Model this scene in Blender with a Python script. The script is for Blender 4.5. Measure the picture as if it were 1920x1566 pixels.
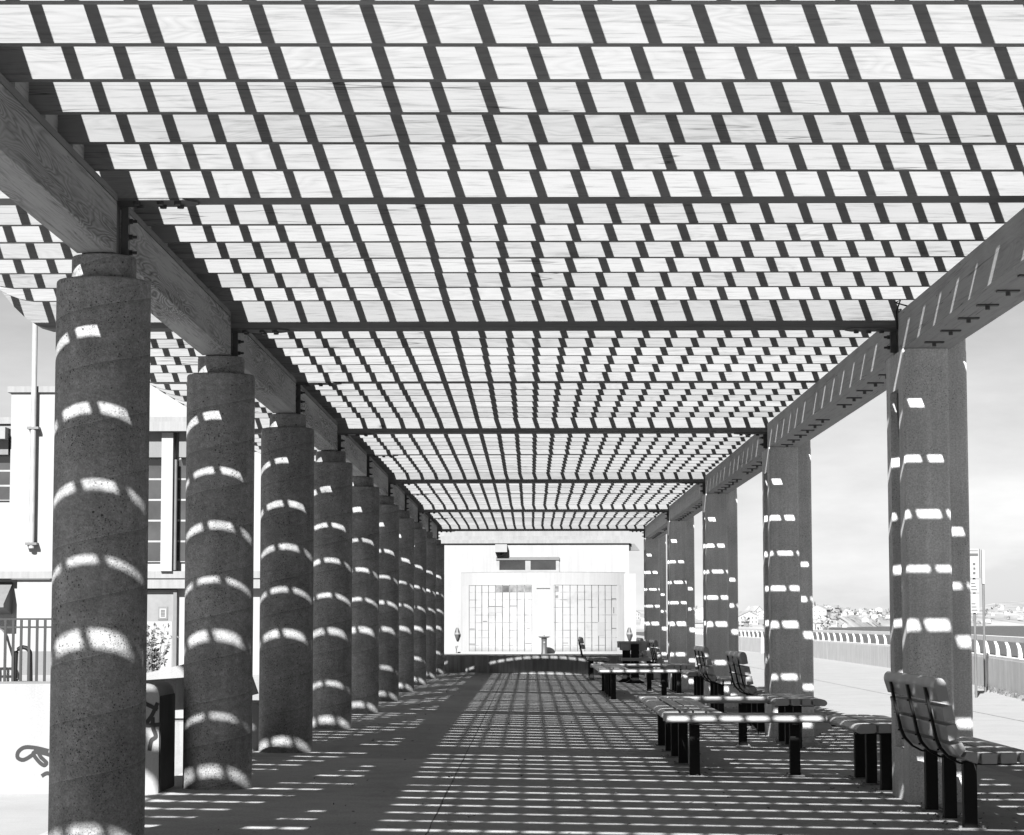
import bpy, bmesh, math, random
from mathutils import Vector, Matrix
random.seed(7)
SC = bpy.context.scene
C = SC.collection
for o in list(bpy.data.objects):
    bpy.data.objects.remove(o)

# ------------------------------------------------------------------ camera
F_PX, YAW, PITCH, ROLL, CAM_H = 4400.0, -0.0078, 0.0873, -0.0013, 1.5233
cam = bpy.data.cameras.new('camera')
cam.sensor_width = 36.0
cam.lens = F_PX / 1920.0 * 36.0
cam.clip_start, cam.clip_end = 0.1, 20000
co = bpy.data.objects.new('camera', cam)
C.objects.link(co)
fw = Vector((math.sin(YAW) * math.cos(PITCH), math.cos(YAW) * math.cos(PITCH), math.sin(PITCH)))
r0 = Vector((math.cos(YAW), -math.sin(YAW), 0))
u0 = r0.cross(fw)
rt = r0 * math.cos(ROLL) + u0 * math.sin(ROLL)
up = u0 * math.cos(ROLL) - r0 * math.sin(ROLL)
m = Matrix((rt, up, -fw)).transposed().to_4x4()
m.translation = Vector((0, 0, CAM_H))
co.matrix_world = m
SC.camera = co

# ------------------------------------------------------------------ light
SUN = Vector((0.337, 1.594, -1.0)).normalized()          # the way the sunlight travels
ELEV = math.asin(-SUN.z)
AZ = math.atan2(-SUN.x, -SUN.y)
HAZE, CLOUD = 3.5, 1.5
w = bpy.data.worlds.new('World')
SC.world = w
w.use_nodes = True
nt = w.node_tree
nt.nodes.clear()
out = nt.nodes.new('ShaderNodeOutputWorld')
bg = nt.nodes.new('ShaderNodeBackground')
sky = nt.nodes.new('ShaderNodeTexSky')
sky.sky_type = 'NISHITA'
sky.sun_disc = False
sky.sun_elevation = ELEV
sky.sun_rotation = AZ
sky.air_density, sky.dust_density, sky.ozone_density = 1.0, 1.6, 1.0
# the photograph is black and white, taken through a warm filter: weigh red and green, leave out blue
sep = nt.nodes.new('ShaderNodeSeparateColor')
nt.links.new(sky.outputs[0], sep.inputs[0])
def wm(op, a, b, c=None):
    n = nt.nodes.new('ShaderNodeMath')
    n.operation = op
    for i, v in enumerate((a, b, c)):
        if v is None:
            continue
        if isinstance(v, (int, float)):
            n.inputs[i].default_value = v
        else:
            nt.links.new(v, n.inputs[i])
    return n.outputs[0]
grey = wm('MULTIPLY_ADD', sep.outputs[0], 0.28, wm('MULTIPLY', sep.outputs[1], 0.07))
tc = nt.nodes.new('ShaderNodeTexCoord')
sx = nt.nodes.new('ShaderNodeSeparateXYZ')
nt.links.new(tc.outputs['Generated'], sx.inputs[0])
hz = nt.nodes.new('ShaderNodeValToRGB')          # pale sea haze towards the horizon
for i, (p, c) in enumerate(((0.0, 1.0), (0.05, 0.78), (0.14, 0.36), (0.30, 0.0))):
    e = hz.color_ramp.elements[i] if i < 2 else hz.color_ramp.elements.new(p)
    e.position, e.color = p, (c, c, c, 1)
nt.links.new(sx.outputs[2], hz.inputs[0])
mp = nt.nodes.new('ShaderNodeMapping')
mp.inputs['Scale'].default_value = (5.0, 5.0, 16.0)
no = nt.nodes.new('ShaderNodeTexNoise')
no.inputs['Scale'].default_value = 1.6
no.inputs['Detail'].default_value = 7
no.inputs['Roughness'].default_value = 0.6
rp = nt.nodes.new('ShaderNodeValToRGB')
rp.color_ramp.elements[0].position, rp.color_ramp.elements[0].color = 0.40, (0, 0, 0, 1)
rp.color_ramp.elements[1].position, rp.color_ramp.elements[1].color = 0.68, (1, 1, 1, 1)
nt.links.new(tc.outputs['Generated'], mp.inputs[0])
nt.links.new(mp.outputs[0], no.inputs['Vector'])
nt.links.new(no.outputs['Fac'], rp.inputs[0])
cloud = wm('MULTIPLY', rp.outputs[0], wm('MULTIPLY_ADD', hz.outputs[0], 0.8, 0.12))
# haze and cloud full ahead, dimmed behind the camera to cut fill light
ahead = nt.nodes.new('ShaderNodeMapRange')
ahead.interpolation_type = 'SMOOTHSTEP'
ahead.inputs['From Min'].default_value, ahead.inputs['From Max'].default_value = -0.35, 0.55
ahead.inputs['To Min'].default_value, ahead.inputs['To Max'].default_value = 0.12, 1.0
nt.links.new(sx.outputs[1], ahead.inputs['Value'])
haze_v = wm('MULTIPLY', wm('MULTIPLY', hz.outputs[0], ahead.outputs[0]), HAZE)
total = wm('ADD', wm('ADD', grey, haze_v), wm('MULTIPLY', wm('MULTIPLY', cloud, ahead.outputs[0]), CLOUD))
nt.links.new(total, bg.inputs['Color'])
bg.inputs['Strength'].default_value = 0.05
nt.links.new(bg.outputs[0], out.inputs[0])

sl = bpy.data.lights.new('sun', 'SUN')
sl.energy = 5.0
sl.angle = math.radians(0.5)
sl.color = (1, 1, 1)
so = bpy.data.objects.new('sun', sl)
so.rotation_euler = SUN.to_track_quat('-Z', 'Y').to_euler()
so.location = (-20, -60, 60)
C.objects.link(so)
SC.view_settings.view_transform = 'Standard'
SC.view_settings.look = 'None'
SC.view_settings.exposure = 1.82
SC.view_settings.gamma = 1.0

# ------------------------------------------------------------------ materials
def N(nt, t, **k):
    n = nt.nodes.new(t)
    for a, v in k.items():
        setattr(n, a, v)
    return n

def newmat(name, rough=0.8, spec=0.3):
    m = bpy.data.materials.new(name)
    m.use_nodes = True
    nt = m.node_tree
    b = nt.nodes['Principled BSDF']
    b.inputs['Roughness'].default_value = rough
    b.inputs['Specular IOR Level'].default_value = spec
    return m, nt, b

def coords(nt, scale=(1, 1, 1), rnd=True):
    """object coordinates, shifted by a random amount per object"""
    tc = N(nt, 'ShaderNodeTexCoord')
    mp = N(nt, 'ShaderNodeMapping')
    mp.inputs['Scale'].default_value = scale
    if rnd:
        oi = N(nt, 'ShaderNodeObjectInfo')
        mu = N(nt, 'ShaderNodeMath', operation='MULTIPLY'); mu.inputs[1].default_value = 37.0
        av = N(nt, 'ShaderNodeVectorMath', operation='ADD')
        nt.links.new(oi.outputs['Random'], mu.inputs[0])
        nt.links.new(tc.outputs['Object'], av.inputs[0])
        nt.links.new(mu.outputs[0], av.inputs[1])
        nt.links.new(av.outputs[0], mp.inputs[0])
    else:
        nt.links.new(tc.outputs['Object'], mp.inputs[0])
    return mp.outputs[0]

def noise(nt, vec, scale, detail=4, rough=0.55, dist=0.0):
    n = N(nt, 'ShaderNodeTexNoise')
    n.inputs['Scale'].default_value = scale
    n.inputs['Detail'].default_value = detail
    n.inputs['Roughness'].default_value = rough
    n.inputs['Distortion'].default_value = dist
    nt.links.new(vec, n.inputs['Vector'])
    return n.outputs['Fac']

def ramp(nt, val, stops):
    r = N(nt, 'ShaderNodeValToRGB')
    e = r.color_ramp.elements
    while len(e) < len(stops):
        e.new(0.5)
    for i, (p, c) in enumerate(stops):
        e[i].position = p
        e[i].color = (c, c, c, 1)
    nt.links.new(val, r.inputs[0])
    return r.outputs[0]

def math_(nt, op, a, b=None):
    n = N(nt, 'ShaderNodeMath', operation=op)
    for i, v in enumerate((a, b)):
        if v is None:
            continue
        if isinstance(v, (int, float)):
            n.inputs[i].default_value = v
        else:
            nt.links.new(v, n.inputs[i])
    return n.outputs[0]

def bump(nt, b, h, strength, dist=0.01):
    n = N(nt, 'ShaderNodeBump')
    n.inputs['Strength'].default_value = strength
    n.inputs['Distance'].default_value = dist
    nt.links.new(h, n.inputs['Height'])
    nt.links.new(n.outputs[0], b.inputs['Normal'])

def plain(name, v, rough=0.7, spec=0.3, var=0.12, scale=3.0, bmp=0.0, bscale=60, metal=0):
    m, nt, b = newmat(name, rough, spec)
    b.inputs['Metallic'].default_value = metal
    vec = coords(nt)
    n = noise(nt, vec, scale, 6, 0.6)
    nt.links.new(ramp(nt, n, [(0.3, v * (1 - var)), (0.7, v * (1 + var))]), b.inputs['Base Color'])
    if bmp:
        bump(nt, b, noise(nt, vec, bscale, 4, 0.6), bmp)
    return m

def wood(name, v, axis, contrast=0.35, ringv=0.25, knots=True, rough=0.75, fine=70.0):
    """sawn timber; axis is the direction of the grain (0 = x, 1 = y)"""
    m, nt, b = newmat(name, rough, 0.2)
    s = [1.0, 1.0, 1.0]
    s[axis] = 0.035
    vec = coords(nt, tuple(s))
    g1 = noise(nt, vec, fine, 5, 0.65, 0.2)
    s2 = [1.0, 1.0, 1.0]
    s2[axis] = 0.13
    vec2 = coords(nt, tuple(s2))
    big = noise(nt, vec2, 5.0, 2, 0.5, 0.4)
    rings = math_(nt, 'FRACT', math_(nt, 'MULTIPLY', big, 22.0))
    rings = ramp(nt, rings, [(0.0, 0.55), (0.55, 1.0), (0.88, 0.75), (1.0, 0.55)])
    ringmask = ramp(nt, noise(nt, vec2, 2.3, 1, 0.5), [(0.42, 0.0), (0.62, 1.0)])
    ringf = math_(nt, 'SUBTRACT', 1.0, math_(nt, 'MULTIPLY', math_(nt, 'MULTIPLY', math_(nt, 'SUBTRACT', 1.0, rings), ringmask), ringv * 2))
    fine_ = ramp(nt, g1, [(0.28, 1 - contrast), (0.46, 0.96), (0.75, 1.05)])
    tone = N(nt, 'ShaderNodeObjectInfo')
    tone_ = math_(nt, 'ADD', math_(nt, 'MULTIPLY', tone.outputs['Random'], 0.24), 0.88)
    c = math_(nt, 'MULTIPLY', math_(nt, 'MULTIPLY', fine_, ringf), tone_)
    # thin drying cracks along the grain
    s3 = [1.0, 1.0, 1.0]
    s3[axis] = 0.02
    vec3 = coords(nt, tuple(s3))
    ck = noise(nt, vec3, 13.0, 2, 0.4, 0.15)
    ck = math_(nt, 'ABSOLUTE', math_(nt, 'SUBTRACT', ck, 0.5))
    ckm = ramp(nt, noise(nt, vec2, 1.7, 1, 0.5), [(0.52, 0.0), (0.6, 1.0)])
    crack = math_(nt, 'SUBTRACT', 1.0, math_(nt, 'MULTIPLY', ramp(nt, ck, [(0.0, 0.75), (0.006, 0.0)]), ckm))
    c = math_(nt, 'MULTIPLY', c, crack)
    if knots:
        s4 = [1.0, 1.0, 1.0]
        s4[axis] = 0.55
        vo = N(nt, 'ShaderNodeTexVoronoi')
        vo.inputs['Scale'].default_value = 1.25
        nt.links.new(coords(nt, tuple(s4)), vo.inputs['Vector'])
        kn = ramp(nt, vo.outputs['Distance'], [(0.0, 0.3), (0.022, 0.4), (0.03, 0.8), (0.06, 1.0)])
        c = math_(nt, 'MULTIPLY', c, kn)
    nt.links.new(math_(nt, 'MULTIPLY', c, v), b.inputs['Base Color'])
    bump(nt, b, c, 0.25, 0.004)
    return m

def column_concrete(name, v):
    m, nt, b = newmat(name, 0.9, 0.2)
    vec = coords(nt)
    tc = N(nt, 'ShaderNodeTexCoord')
    sx = N(nt, 'ShaderNodeSeparateXYZ')
    nt.links.new(tc.outputs['Object'], sx.inputs[0])
    ang = math_(nt, 'ARCTAN2', sx.outputs['Y'], sx.outputs['X'])
    oi = N(nt, 'ShaderNodeObjectInfo')
    # spiral seam left by the cardboard form tube
    t = math_(nt, 'SUBTRACT', math_(nt, 'DIVIDE', sx.outputs['Z'], 0.39), math_(nt, 'MULTIPLY', ang, 0.1592))
    t = math_(nt, 'ADD', t, math_(nt, 'MULTIPLY', oi.outputs['Random'], 3.0))
    t = math_(nt, 'ADD', t, math_(nt, 'MULTIPLY', noise(nt, vec, 3.0, 2), 0.05))
    fr = math_(nt, 'FRACT', t)
    seam = ramp(nt, fr, [(0.0, 1.0), (0.40, 1.0), (0.485, 0.84), (0.496, 0.80), (0.5, 1.14), (0.512, 1.12), (0.52, 1.0), (1.0, 1.0)])
    band = ramp(nt, fr, [(0.0, 1.01), (0.5, 0.955), (0.51, 1.03), (1.0, 1.01)])
    mot = math_(nt, 'MULTIPLY', ramp(nt, noise(nt, vec, 2.6, 7, 0.68), [(0.3, 0.74), (0.7, 1.24)]), ramp(nt, noise(nt, vec, 0.7, 3, 0.6), [(0.35, 0.86), (0.65, 1.12)]))
    grain = ramp(nt, noise(nt, vec, 75, 3, 0.7), [(0.32, 0.74), (0.68, 1.22)])
    # vertical weathering streaks
    st = ramp(nt, noise(nt, coords(nt, (9, 9, 0.5)), 1.2, 4, 0.6), [(0.35, 0.9), (0.65, 1.06)])
    def pits(scale, thr, lo, mscale, seed):
        vo = N(nt, 'ShaderNodeTexVoronoi')
        vo.inputs['Scale'].default_value = scale
        vv = N(nt, 'ShaderNodeVectorMath', operation='ADD')
        vv.inputs[1].default_value = (seed, seed * 2, seed * 3)
        nt.links.new(vec, vv.inputs[0])
        di = math_(nt, 'ADD', vo.outputs['Distance'], math_(nt, 'MULTIPLY', math_(nt, 'SUBTRACT', noise(nt, vec, scale * 1.7, 4, 0.7), 0.3), 0.42))
        nt.links.new(vv.outputs[0], vo.inputs['Vector'])
        p = ramp(nt, di, [(thr, 0.0), (thr + 0.07, 1.0)])
        mask = ramp(nt, noise(nt, vv.outputs[0], mscale, 3, 0.6), [(0.46, 0.0), (0.56, 1.0)])
        inv = math_(nt, 'MULTIPLY', math_(nt, 'SUBTRACT', 1.0, p), mask)
        return math_(nt, 'SUBTRACT', 1.0, inv)
    p1 = pits(42, 0.25, 0.2, 3.0, 3.1)
    p2 = pits(80, 0.25, 0.2, 2.2, 8.7)
    p3 = pits(17, 0.16, 0.2, 1.9, 5.2)
    pp = math_(nt, 'MULTIPLY', math_(nt, 'MULTIPLY', p1, p2), p3)
    ppc = ramp(nt, pp, [(0.0, 0.30), (1.0, 1.0)])
    c = mot
    scuff = ramp(nt, noise(nt, coords(nt, (1, 1, 1.6)), 17, 5, 0.72), [(0.34, 0.80), (0.52, 1.0), (0.72, 1.28)])
    for k in (grain, st, seam, band, ppc, scuff):
        c = math_(nt, 'MULTIPLY', c, k)
    nt.links.new(math_(nt, 'MULTIPLY', c, v), b.inputs['Base Color'])
    h = math_(nt, 'ADD', math_(nt, 'MULTIPLY', pp, 1.0), math_(nt, 'MULTIPLY', noise(nt, vec, 45, 4, 0.6), 0.5))
    bump(nt, b, h, 0.75, 0.012)
    return m

def stained_concrete(name, v, var=0.12, pit=True, streak=0.15, bmp=0.35, rough=0.9, grit=0.12):
    m, nt, b = newmat(name, rough, 0.2)
    vec = coords(nt)
    mot = ramp(nt, noise(nt, vec, 1.3, 7, 0.65), [(0.3, 1 - var), (0.7, 1 + var)])
    gr = ramp(nt, noise(nt, vec, 70, 3, 0.7), [(0.3, 1 - grit), (0.7, 1 + grit * 0.7)])
    st = ramp(nt, noise(nt, coords(nt, (5, 5, 0.25)), 1.6, 5, 0.65), [(0.35, 1 - streak), (0.65, 1 + streak * 0.4)])
    c = math_(nt, 'MULTIPLY', math_(nt, 'MULTIPLY', mot, gr), st)
    h = noise(nt, vec, 80, 4, 0.65)
    if pit:
        vo = N(nt, 'ShaderNodeTexVoronoi')
        vo.inputs['Scale'].default_value = 45
        nt.links.new(vec, vo.inputs['Vector'])
        p = ramp(nt, math_(nt, 'ADD', vo.outputs['Distance'], math_(nt, 'MULTIPLY', noise(nt, vec, 60, 2), 0.15)), [(0.25, 0.0), (0.31, 1.0)])
        mask = ramp(nt, noise(nt, vec, 2.0, 3, 0.6), [(0.48, 0.0), (0.58, 1.0)])
        pp = math_(nt, 'SUBTRACT', 1.0, math_(nt, 'MULTIPLY', math_(nt, 'SUBTRACT', 1.0, p), mask))
        c = math_(nt, 'MULTIPLY', c, ramp(nt, pp, [(0.0, 0.4), (1.0, 1.0)]))
        h = math_(nt, 'ADD', math_(nt, 'MULTIPLY', h, 0.4), pp)
    nt.links.new(math_(nt, 'MULTIPLY', c, v), b.inputs['Base Color'])
    if bmp:
        bump(nt, b, h, bmp, 0.008)
    return m

M = {}
M['column'] = column_concrete('column_concrete', 0.23)
M['pier'] = stained_concrete('pier_concrete', 0.52, 0.16, grit=0.32)
M['girder_r'] = wood('painted_girder_wood', 0.33, 1, 0.34, 0.15, False, fine=40)
M['girder_l'] = wood('girder_wood', 0.33, 1, 0.55, 0.85, True, fine=45)
M['plate'] = wood('plate_wood', 0.15, 1, 0.3, 0.2, False)
M['joist'] = wood('joist_wood', 0.165, 0, 0.42, 0.16, True)
M['beam'] = wood('beam_wood', 0.160, 0, 0.42, 0.18, True)
M['batten'] = wood('batten_wood', 0.125, 1, 0.3, 0.2, False)
M['steel'] = plain('weathered_steel', 0.080, 0.6, 0.4, 0.25, 8, 0.2, 80)
M['bolt'] = plain('bolt_steel', 0.05, 0.5, 0.4)
M['black'] = plain('black_paint', 0.010, 0.5, 0.12)
M['slat'] = plain('bench_plastic_wood', 0.27, 0.45, 0.4, 0.18, 4, 0.12, 90)
M['white'] = stained_concrete('white_render', 0.205, 0.04, False, 0.08, 0.15, 0.9, 0.05)
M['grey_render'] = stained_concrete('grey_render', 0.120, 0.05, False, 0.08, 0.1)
M['trim'] = stained_concrete('cornice_stone', 0.165, 0.06, False, 0.12, 0.1)
M['glass'] = plain('dark_window_glass', 0.03, 0.08, 0.6, 0.3, 1.2)
M['frame'] = plain('window_frame_paint', 0.170, 0.6)
M['door'] = plain('door_paint', 0.120, 0.6)
M['wall_a'] = stained_concrete('parapet_concrete', 0.200, 0.07, False, 0.08, 0.4, 0.9, 0.08)
M['terrace'] = stained_concrete('terrace_wall_concrete', 0.19, 0.16, False, 0.35, 0.25)
M['sea_wall'] = stained_concrete('sea_wall_concrete', 0.44, 0.10, False, 0.22, 0.2)
M['rail_white'] = stained_concrete('balustrade_paint', 0.48, 0.05, False, 0.10, 0.1)
M['shade_plate'] = plain('painted_end_shade', 0.03, 0.8, 0.2, 0.4, 3)  # near-black colour standing in for deep shade on the wall end
M['fence'] = plain('fence_iron', 0.012, 0.5)
M['paint_black'] = plain('spray_paint', 0.02, 0.8)
M['leaf'] = plain('leaf', 0.10, 0.6, 0.3, 0.5, 20)
M['far_leaf'] = plain('far_foliage', 0.13, 0.8, 0.2, 0.3, 0.1)
M['twig'] = plain('twig', 0.12, 0.9)
M['pole'] = plain('painted_pole', 0.200, 0.5)
M['sign'] = plain('sign_face', 0.210, 0.5, 0.3, 0.03)
M['sign_ink'] = plain('sign_ink', 0.05, 0.6)
M['lamp_grey'] = plain('lamp_metal', 0.085, 0.5)
M['galv'] = plain('galvanised_steel', 0.150, 0.4, 0.5, 0.15, 10)
M['roof'] = plain('house_roof', 0.20, 0.9, 0.2, 0.3, 0.2)
M['house_glass'] = plain('house_window', 0.14, 0.4)
M['house'] = plain('house_wall', 0.30, 0.9, 0.2, 0.1, 0.1)
M['hill'] = plain('hill_scrub', 0.25, 1.0, 0.1, 0.45, 0.02)

def glass_block():
    m, nt, b = newmat('glass_block_panel', 0.5, 0.3)
    tc = N(nt, 'ShaderNodeTexCoord')
    vec = tc.outputs['UV']
    sx = N(nt, 'ShaderNodeSeparateXYZ')
    nt.links.new(vec, sx.inputs[0])
    def line(ax, pitch, hw):
        f = math_(nt, 'FRACT', math_(nt, 'DIVIDE', sx.outputs[ax], pitch))
        d = math_(nt, 'SUBTRACT', 0.5, math_(nt, 'ABSOLUTE', math_(nt, 'SUBTRACT', f, 0.5)))
        return math_(nt, 'LESS_THAN', d, hw / pitch)
    mp = N(nt, 'ShaderNodeMapping')
    mp.inputs['Scale'].default_value = (3.9, 1.3, 1.0)
    nt.links.new(vec, mp.inputs[0])
    mv = ramp(nt, noise(nt, mp.outputs[0], 1.0, 4, 0.7), [(0.30, 0.35), (0.55, 1.0)])
    mp2 = N(nt, 'ShaderNodeMapping')
    mp2.inputs['Scale'].default_value = (2.0, 3.9, 1.0)
    nt.links.new(vec, mp2.inputs[0])
    mh = ramp(nt, noise(nt, mp2.outputs[0], 1.1, 3, 0.7), [(0.44, 0.04), (0.68, 0.75)])
    fac = math_(nt, 'MAXIMUM', math_(nt, 'MULTIPLY', line('X', 0.2565, 0.015), mv), math_(nt, 'MULTIPLY', line('Y', 0.2565, 0.013), mh))
    d = ramp(nt, noise(nt, vec, 1.3, 5, 0.6), [(0.30, 0.165), (0.42, 0.20), (1.0, 0.207)])
    # grime along the bottom course
    dirt = ramp(nt, math_(nt, 'ADD', sx.outputs['Y'], math_(nt, 'MULTIPLY', noise(nt, vec, 7.0, 4), 0.25)), [(0.14, 0.55), (0.34, 1.0)])
    mixn = N(nt, 'ShaderNodeMix', data_type='RGBA')
    nt.links.new(fac, mixn.inputs['Factor'])
    nt.links.new(math_(nt, 'MULTIPLY', d, dirt), mixn.inputs[6])
    mixn.inputs[7].default_value = (0.04, 0.04, 0.04, 1)
    nt.links.new(mixn.outputs[2], b.inputs['Base Color'])
    return m
M['block'] = glass_block()
M['block_dark'] = plain('clear_glass_block', 0.050, 0.25, 0.5, 0.4, 6)
M['block_mid'] = plain('dim_glass_block', 0.110, 0.25, 0.5, 0.4, 6)
M['block_patch'] = plain('patched_block', 0.179, 0.6, 0.3, 0.05, 3)

def paving():
    m, nt, b = newmat('paving_concrete', 0.92, 0.15)
    tc = N(nt, 'ShaderNodeTexCoord')
    vec = tc.outputs['Object']
    mot = ramp(nt, noise(nt, vec, 0.35, 7, 0.62), [(0.3, 0.86), (0.7, 1.10)])
    st = ramp(nt, noise(nt, vec, 2.6, 6, 0.65), [(0.30, 0.86), (0.55, 1.03), (0.8, 1.06)])
    gr = ramp(nt, noise(nt, vec, 60, 3, 0.75), [(0.32, 0.68), (0.68, 1.2)])
    c = math_(nt, 'MULTIPLY', math_(nt, 'MULTIPLY', mot, gr), st)
    vo = N(nt, 'ShaderNodeTexVoronoi')
    vo.inputs['Scale'].default_value = 1.6
    nt.links.new(vec, vo.inputs['Vector'])
    sp = N(nt, 'ShaderNodeSeparateXYZ')
    nt.links.new(vec, sp.inputs[0])
    iy = math_(nt, 'FLOOR', math_(nt, 'ADD', math_(nt, 'DIVIDE', sp.outputs['Y'], 4.6), 0.13))
    ix = math_(nt, 'GREATER_THAN', sp.outputs['X'], -0.775)
    wn = N(nt, 'ShaderNodeTexWhiteNoise', noise_dimensions='1D')
    nt.links.new(math_(nt, 'ADD', math_(nt, 'MULTIPLY', iy, 3.7), math_(nt, 'MULTIPLY', ix, 0.41)), wn.inputs['W'])
    slab = ramp(nt, wn.outputs['Value'], [(0.0, 0.90), (1.0, 1.10)])
    c = math_(nt, 'MULTIPLY', c, slab)
    # gum and drip stains
    v2 = N(nt, 'ShaderNodeTexVoronoi')
    v2.inputs['Scale'].default_value = 3.3
    nt.links.new(vec, v2.inputs['Vector'])
    st2 = ramp(nt, math_(nt, 'ADD', v2.outputs['Distance'], math_(nt, 'MULTIPLY', noise(nt, vec, 9, 3), 0.12)), [(0.09, 0.72), (0.17, 1.0)])
    c = math_(nt, 'MULTIPLY', c, st2)
    spots = ramp(nt, vo.outputs['Distance'], [(0.028, 0.45), (0.042, 1.0)])
    c = math_(nt, 'MULTIPLY', c, spots)
    nt.links.new(math_(nt, 'MULTIPLY', c, 0.36), b.inputs['Base Color'])
    bump(nt, b, noise(nt, vec, 60, 4, 0.7), 0.25, 0.006)
    return m
M['paving'] = paving()
M['outer'] = stained_concrete('outer_paving', 0.26, 0.08, False, 0.0, 0.1)
M['joint'] = plain('joint_filler', 0.07, 0.9)
M['seam'] = plain('paving_seam', 0.17, 0.9)
M['sand'] = plain('wet_sand', 0.179, 0.9, 0.2, 0.3, 0.3)

def water():
    m, nt, b = newmat('sea_water', 0.35, 0.2)
    b.inputs['Base Color'].default_value = (0.07, 0.07, 0.07, 1)
    tc = N(nt, 'ShaderNodeTexCoord')
    mp = N(nt, 'ShaderNodeMapping')
    mp.inputs['Scale'].default_value = (0.5, 1.0, 1.0)
    nt.links.new(tc.outputs['Object'], mp.inputs[0])
    bump(nt, b, noise(nt, mp.outputs[0], 0.5, 6, 0.65), 0.9, 0.6)
    return m
M['water'] = water()

# ------------------------------------------------------------------ mesh helpers
def box(bm, x0, x1, y0, y1, z0, z1):
    v = [bm.verts.new(p) for p in ((x0, y0, z0), (x1, y0, z0), (x1, y1, z0), (x0, y1, z0),
                                   (x0, y0, z1), (x1, y0, z1), (x1, y1, z1), (x0, y1, z1))]
    for f in ((3, 2, 1, 0), (4, 5, 6, 7), (0, 1, 5, 4), (1, 2, 6, 5), (2, 3, 7, 6), (3, 0, 4, 7)):
        bm.faces.new([v[i] for i in f])
    return v

def cyl(bm, c, r, z0, z1, n=24, axis='z', r1=None):
    r1 = r if r1 is None else r1
    a, b = [], []
    for i in range(n):
        t = 2 * math.pi * i / n
        cs, sn = math.cos(t), math.sin(t)
        def P(rr, h):
            if axis == 'z':
                return (c[0] + rr * cs, c[1] + rr * sn, h)
            if axis == 'x':
                return (h, c[0] + rr * cs, c[1] + rr * sn)
            return (c[0] + rr * sn, h, c[1] + rr * cs)
        a.append(bm.verts.new(P(r, z0)))
        b.append(bm.verts.new(P(r1, z1)))
    for i in range(n):
        j = (i + 1) % n
        bm.faces.new((a[i], a[j], b[j], b[i]))
    bm.faces.new(list(reversed(a)))
    bm.faces.new(b)

def lathe(bm, prof, n=64, c=(0, 0)):
    rings = []
    for r, z in prof:
        rings.append([bm.verts.new((c[0] + r * math.cos(2 * math.pi * i / n), c[1] + r * math.sin(2 * math.pi * i / n), z)) for i in range(n)])
    for a, b in zip(rings, rings[1:]):
        for i in range(n):
            j = (i + 1) % n
            bm.faces.new((a[i], a[j], b[j], b[i]))
    bm.faces.new(list(reversed(rings[0])))
    bm.faces.new(rings[-1])

def extrude(bm, pts, h0, h1, plane='xz', inset=0.0):
    """prism over a polygon; 'xz' runs along y, 'yz' along x, 'xy' along z; inset eases the end edges"""
    def P(p, h):
        return {'xz': (p[0], h, p[1]), 'yz': (h, p[0], p[1]), 'xy': (p[0], p[1], h)}[plane]
    n = len(pts)
    cx = sum(p[0] for p in pts) / n
    cy = sum(p[1] for p in pts) / n
    lev = [(h0, pts), (h1, pts)]
    if inset:
        def sh(p):
            dx, dy = p[0] - cx, p[1] - cy
            l = math.hypot(dx, dy) or 1
            k = max(0.0, 1 - inset / l)
            return (cx + dx * k, cy + dy * k)
        s = [sh(p) for p in pts]
        sg = 1 if h1 > h0 else -1
        lev = [(h0, s), (h0 + sg * inset, pts), (h1 - sg * inset, pts), (h1, s)]
    rings = [[bm.verts.new(P(p, h)) for p in q] for h, q in lev]
    for a, b in zip(rings, rings[1:]):
        for i in range(n):
            j = (i + 1) % n
            bm.faces.new((a[i], a[j], b[j], b[i]))
    bm.faces.new(list(reversed(rings[0])))
    bm.faces.new(rings[-1])

def rounded(pts, r, seg=4):
    """polygon with each corner rounded by r (number or list)"""
    o = []
    n = len(pts)
    for i in range(n):
        rr = r[i] if isinstance(r, (list, tuple)) else r
        p = Vector(pts[i]); a = Vector(pts[i - 1]); b = Vector(pts[(i + 1) % n])
        da, db = (a - p), (b - p)
        rr = min(rr, da.length * 0.49, db.length * 0.49)
        if rr <= 0:
            o.append(tuple(p)); continue
        p0, p1 = p + da.normalized() * rr, p + db.normalized() * rr
        for k in range(seg + 1):
            t = k / seg
            q = p0 * (1 - t) ** 2 + p * 2 * t * (1 - t) + p1 * t * t
            o.append((q.x, q.y))
    return o

def tube(bm, pts, r, n=8):
    pts = [Vector(p) for p in pts]
    rings = []
    for i, p in enumerate(pts):
        t = (pts[min(i + 1, len(pts) - 1)] - pts[max(i - 1, 0)]).normalized()
        ref = Vector((0, 0, 1)) if abs(t.z) < 0.9 else Vector((1, 0, 0))
        a = t.cross(ref).normalized()
        b = t.cross(a).normalized()
        rr = r[i] if isinstance(r, (list, tuple)) else r
        rings.append([bm.verts.new(p + (a * math.cos(2 * math.pi * k / n) + b * math.sin(2 * math.pi * k / n)) * rr) for k in range(n)])
    for q, s in zip(rings, rings[1:]):
        for k in range(n):
            j = (k + 1) % n
            bm.faces.new((q[k], q[j], s[j], s[k]))
    bm.faces.new(list(reversed(rings[0])))
    bm.faces.new(rings[-1])

def obj(name, bm, mat, parent=None, loc=(0, 0, 0), smooth=None):
    bmesh.ops.recalc_face_normals(bm, faces=bm.faces)
    me = bpy.data.meshes.new(name)
    bm.to_mesh(me)
    bm.free()
    me.materials.append(M[mat] if isinstance(mat, str) else mat)
    o = bpy.data.objects.new(name, me)
    C.objects.link(o)
    o.location = loc
    if parent:
        o.parent = parent
    if smooth is not None:
        for p in me.polygons:
            p.use_smooth = True
        me.set_sharp_from_angle(angle=math.radians(smooth))
    return o

def B(f, *a, **k):
    bm = bmesh.new()
    f(bm, *a, **k)
    return bm

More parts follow.
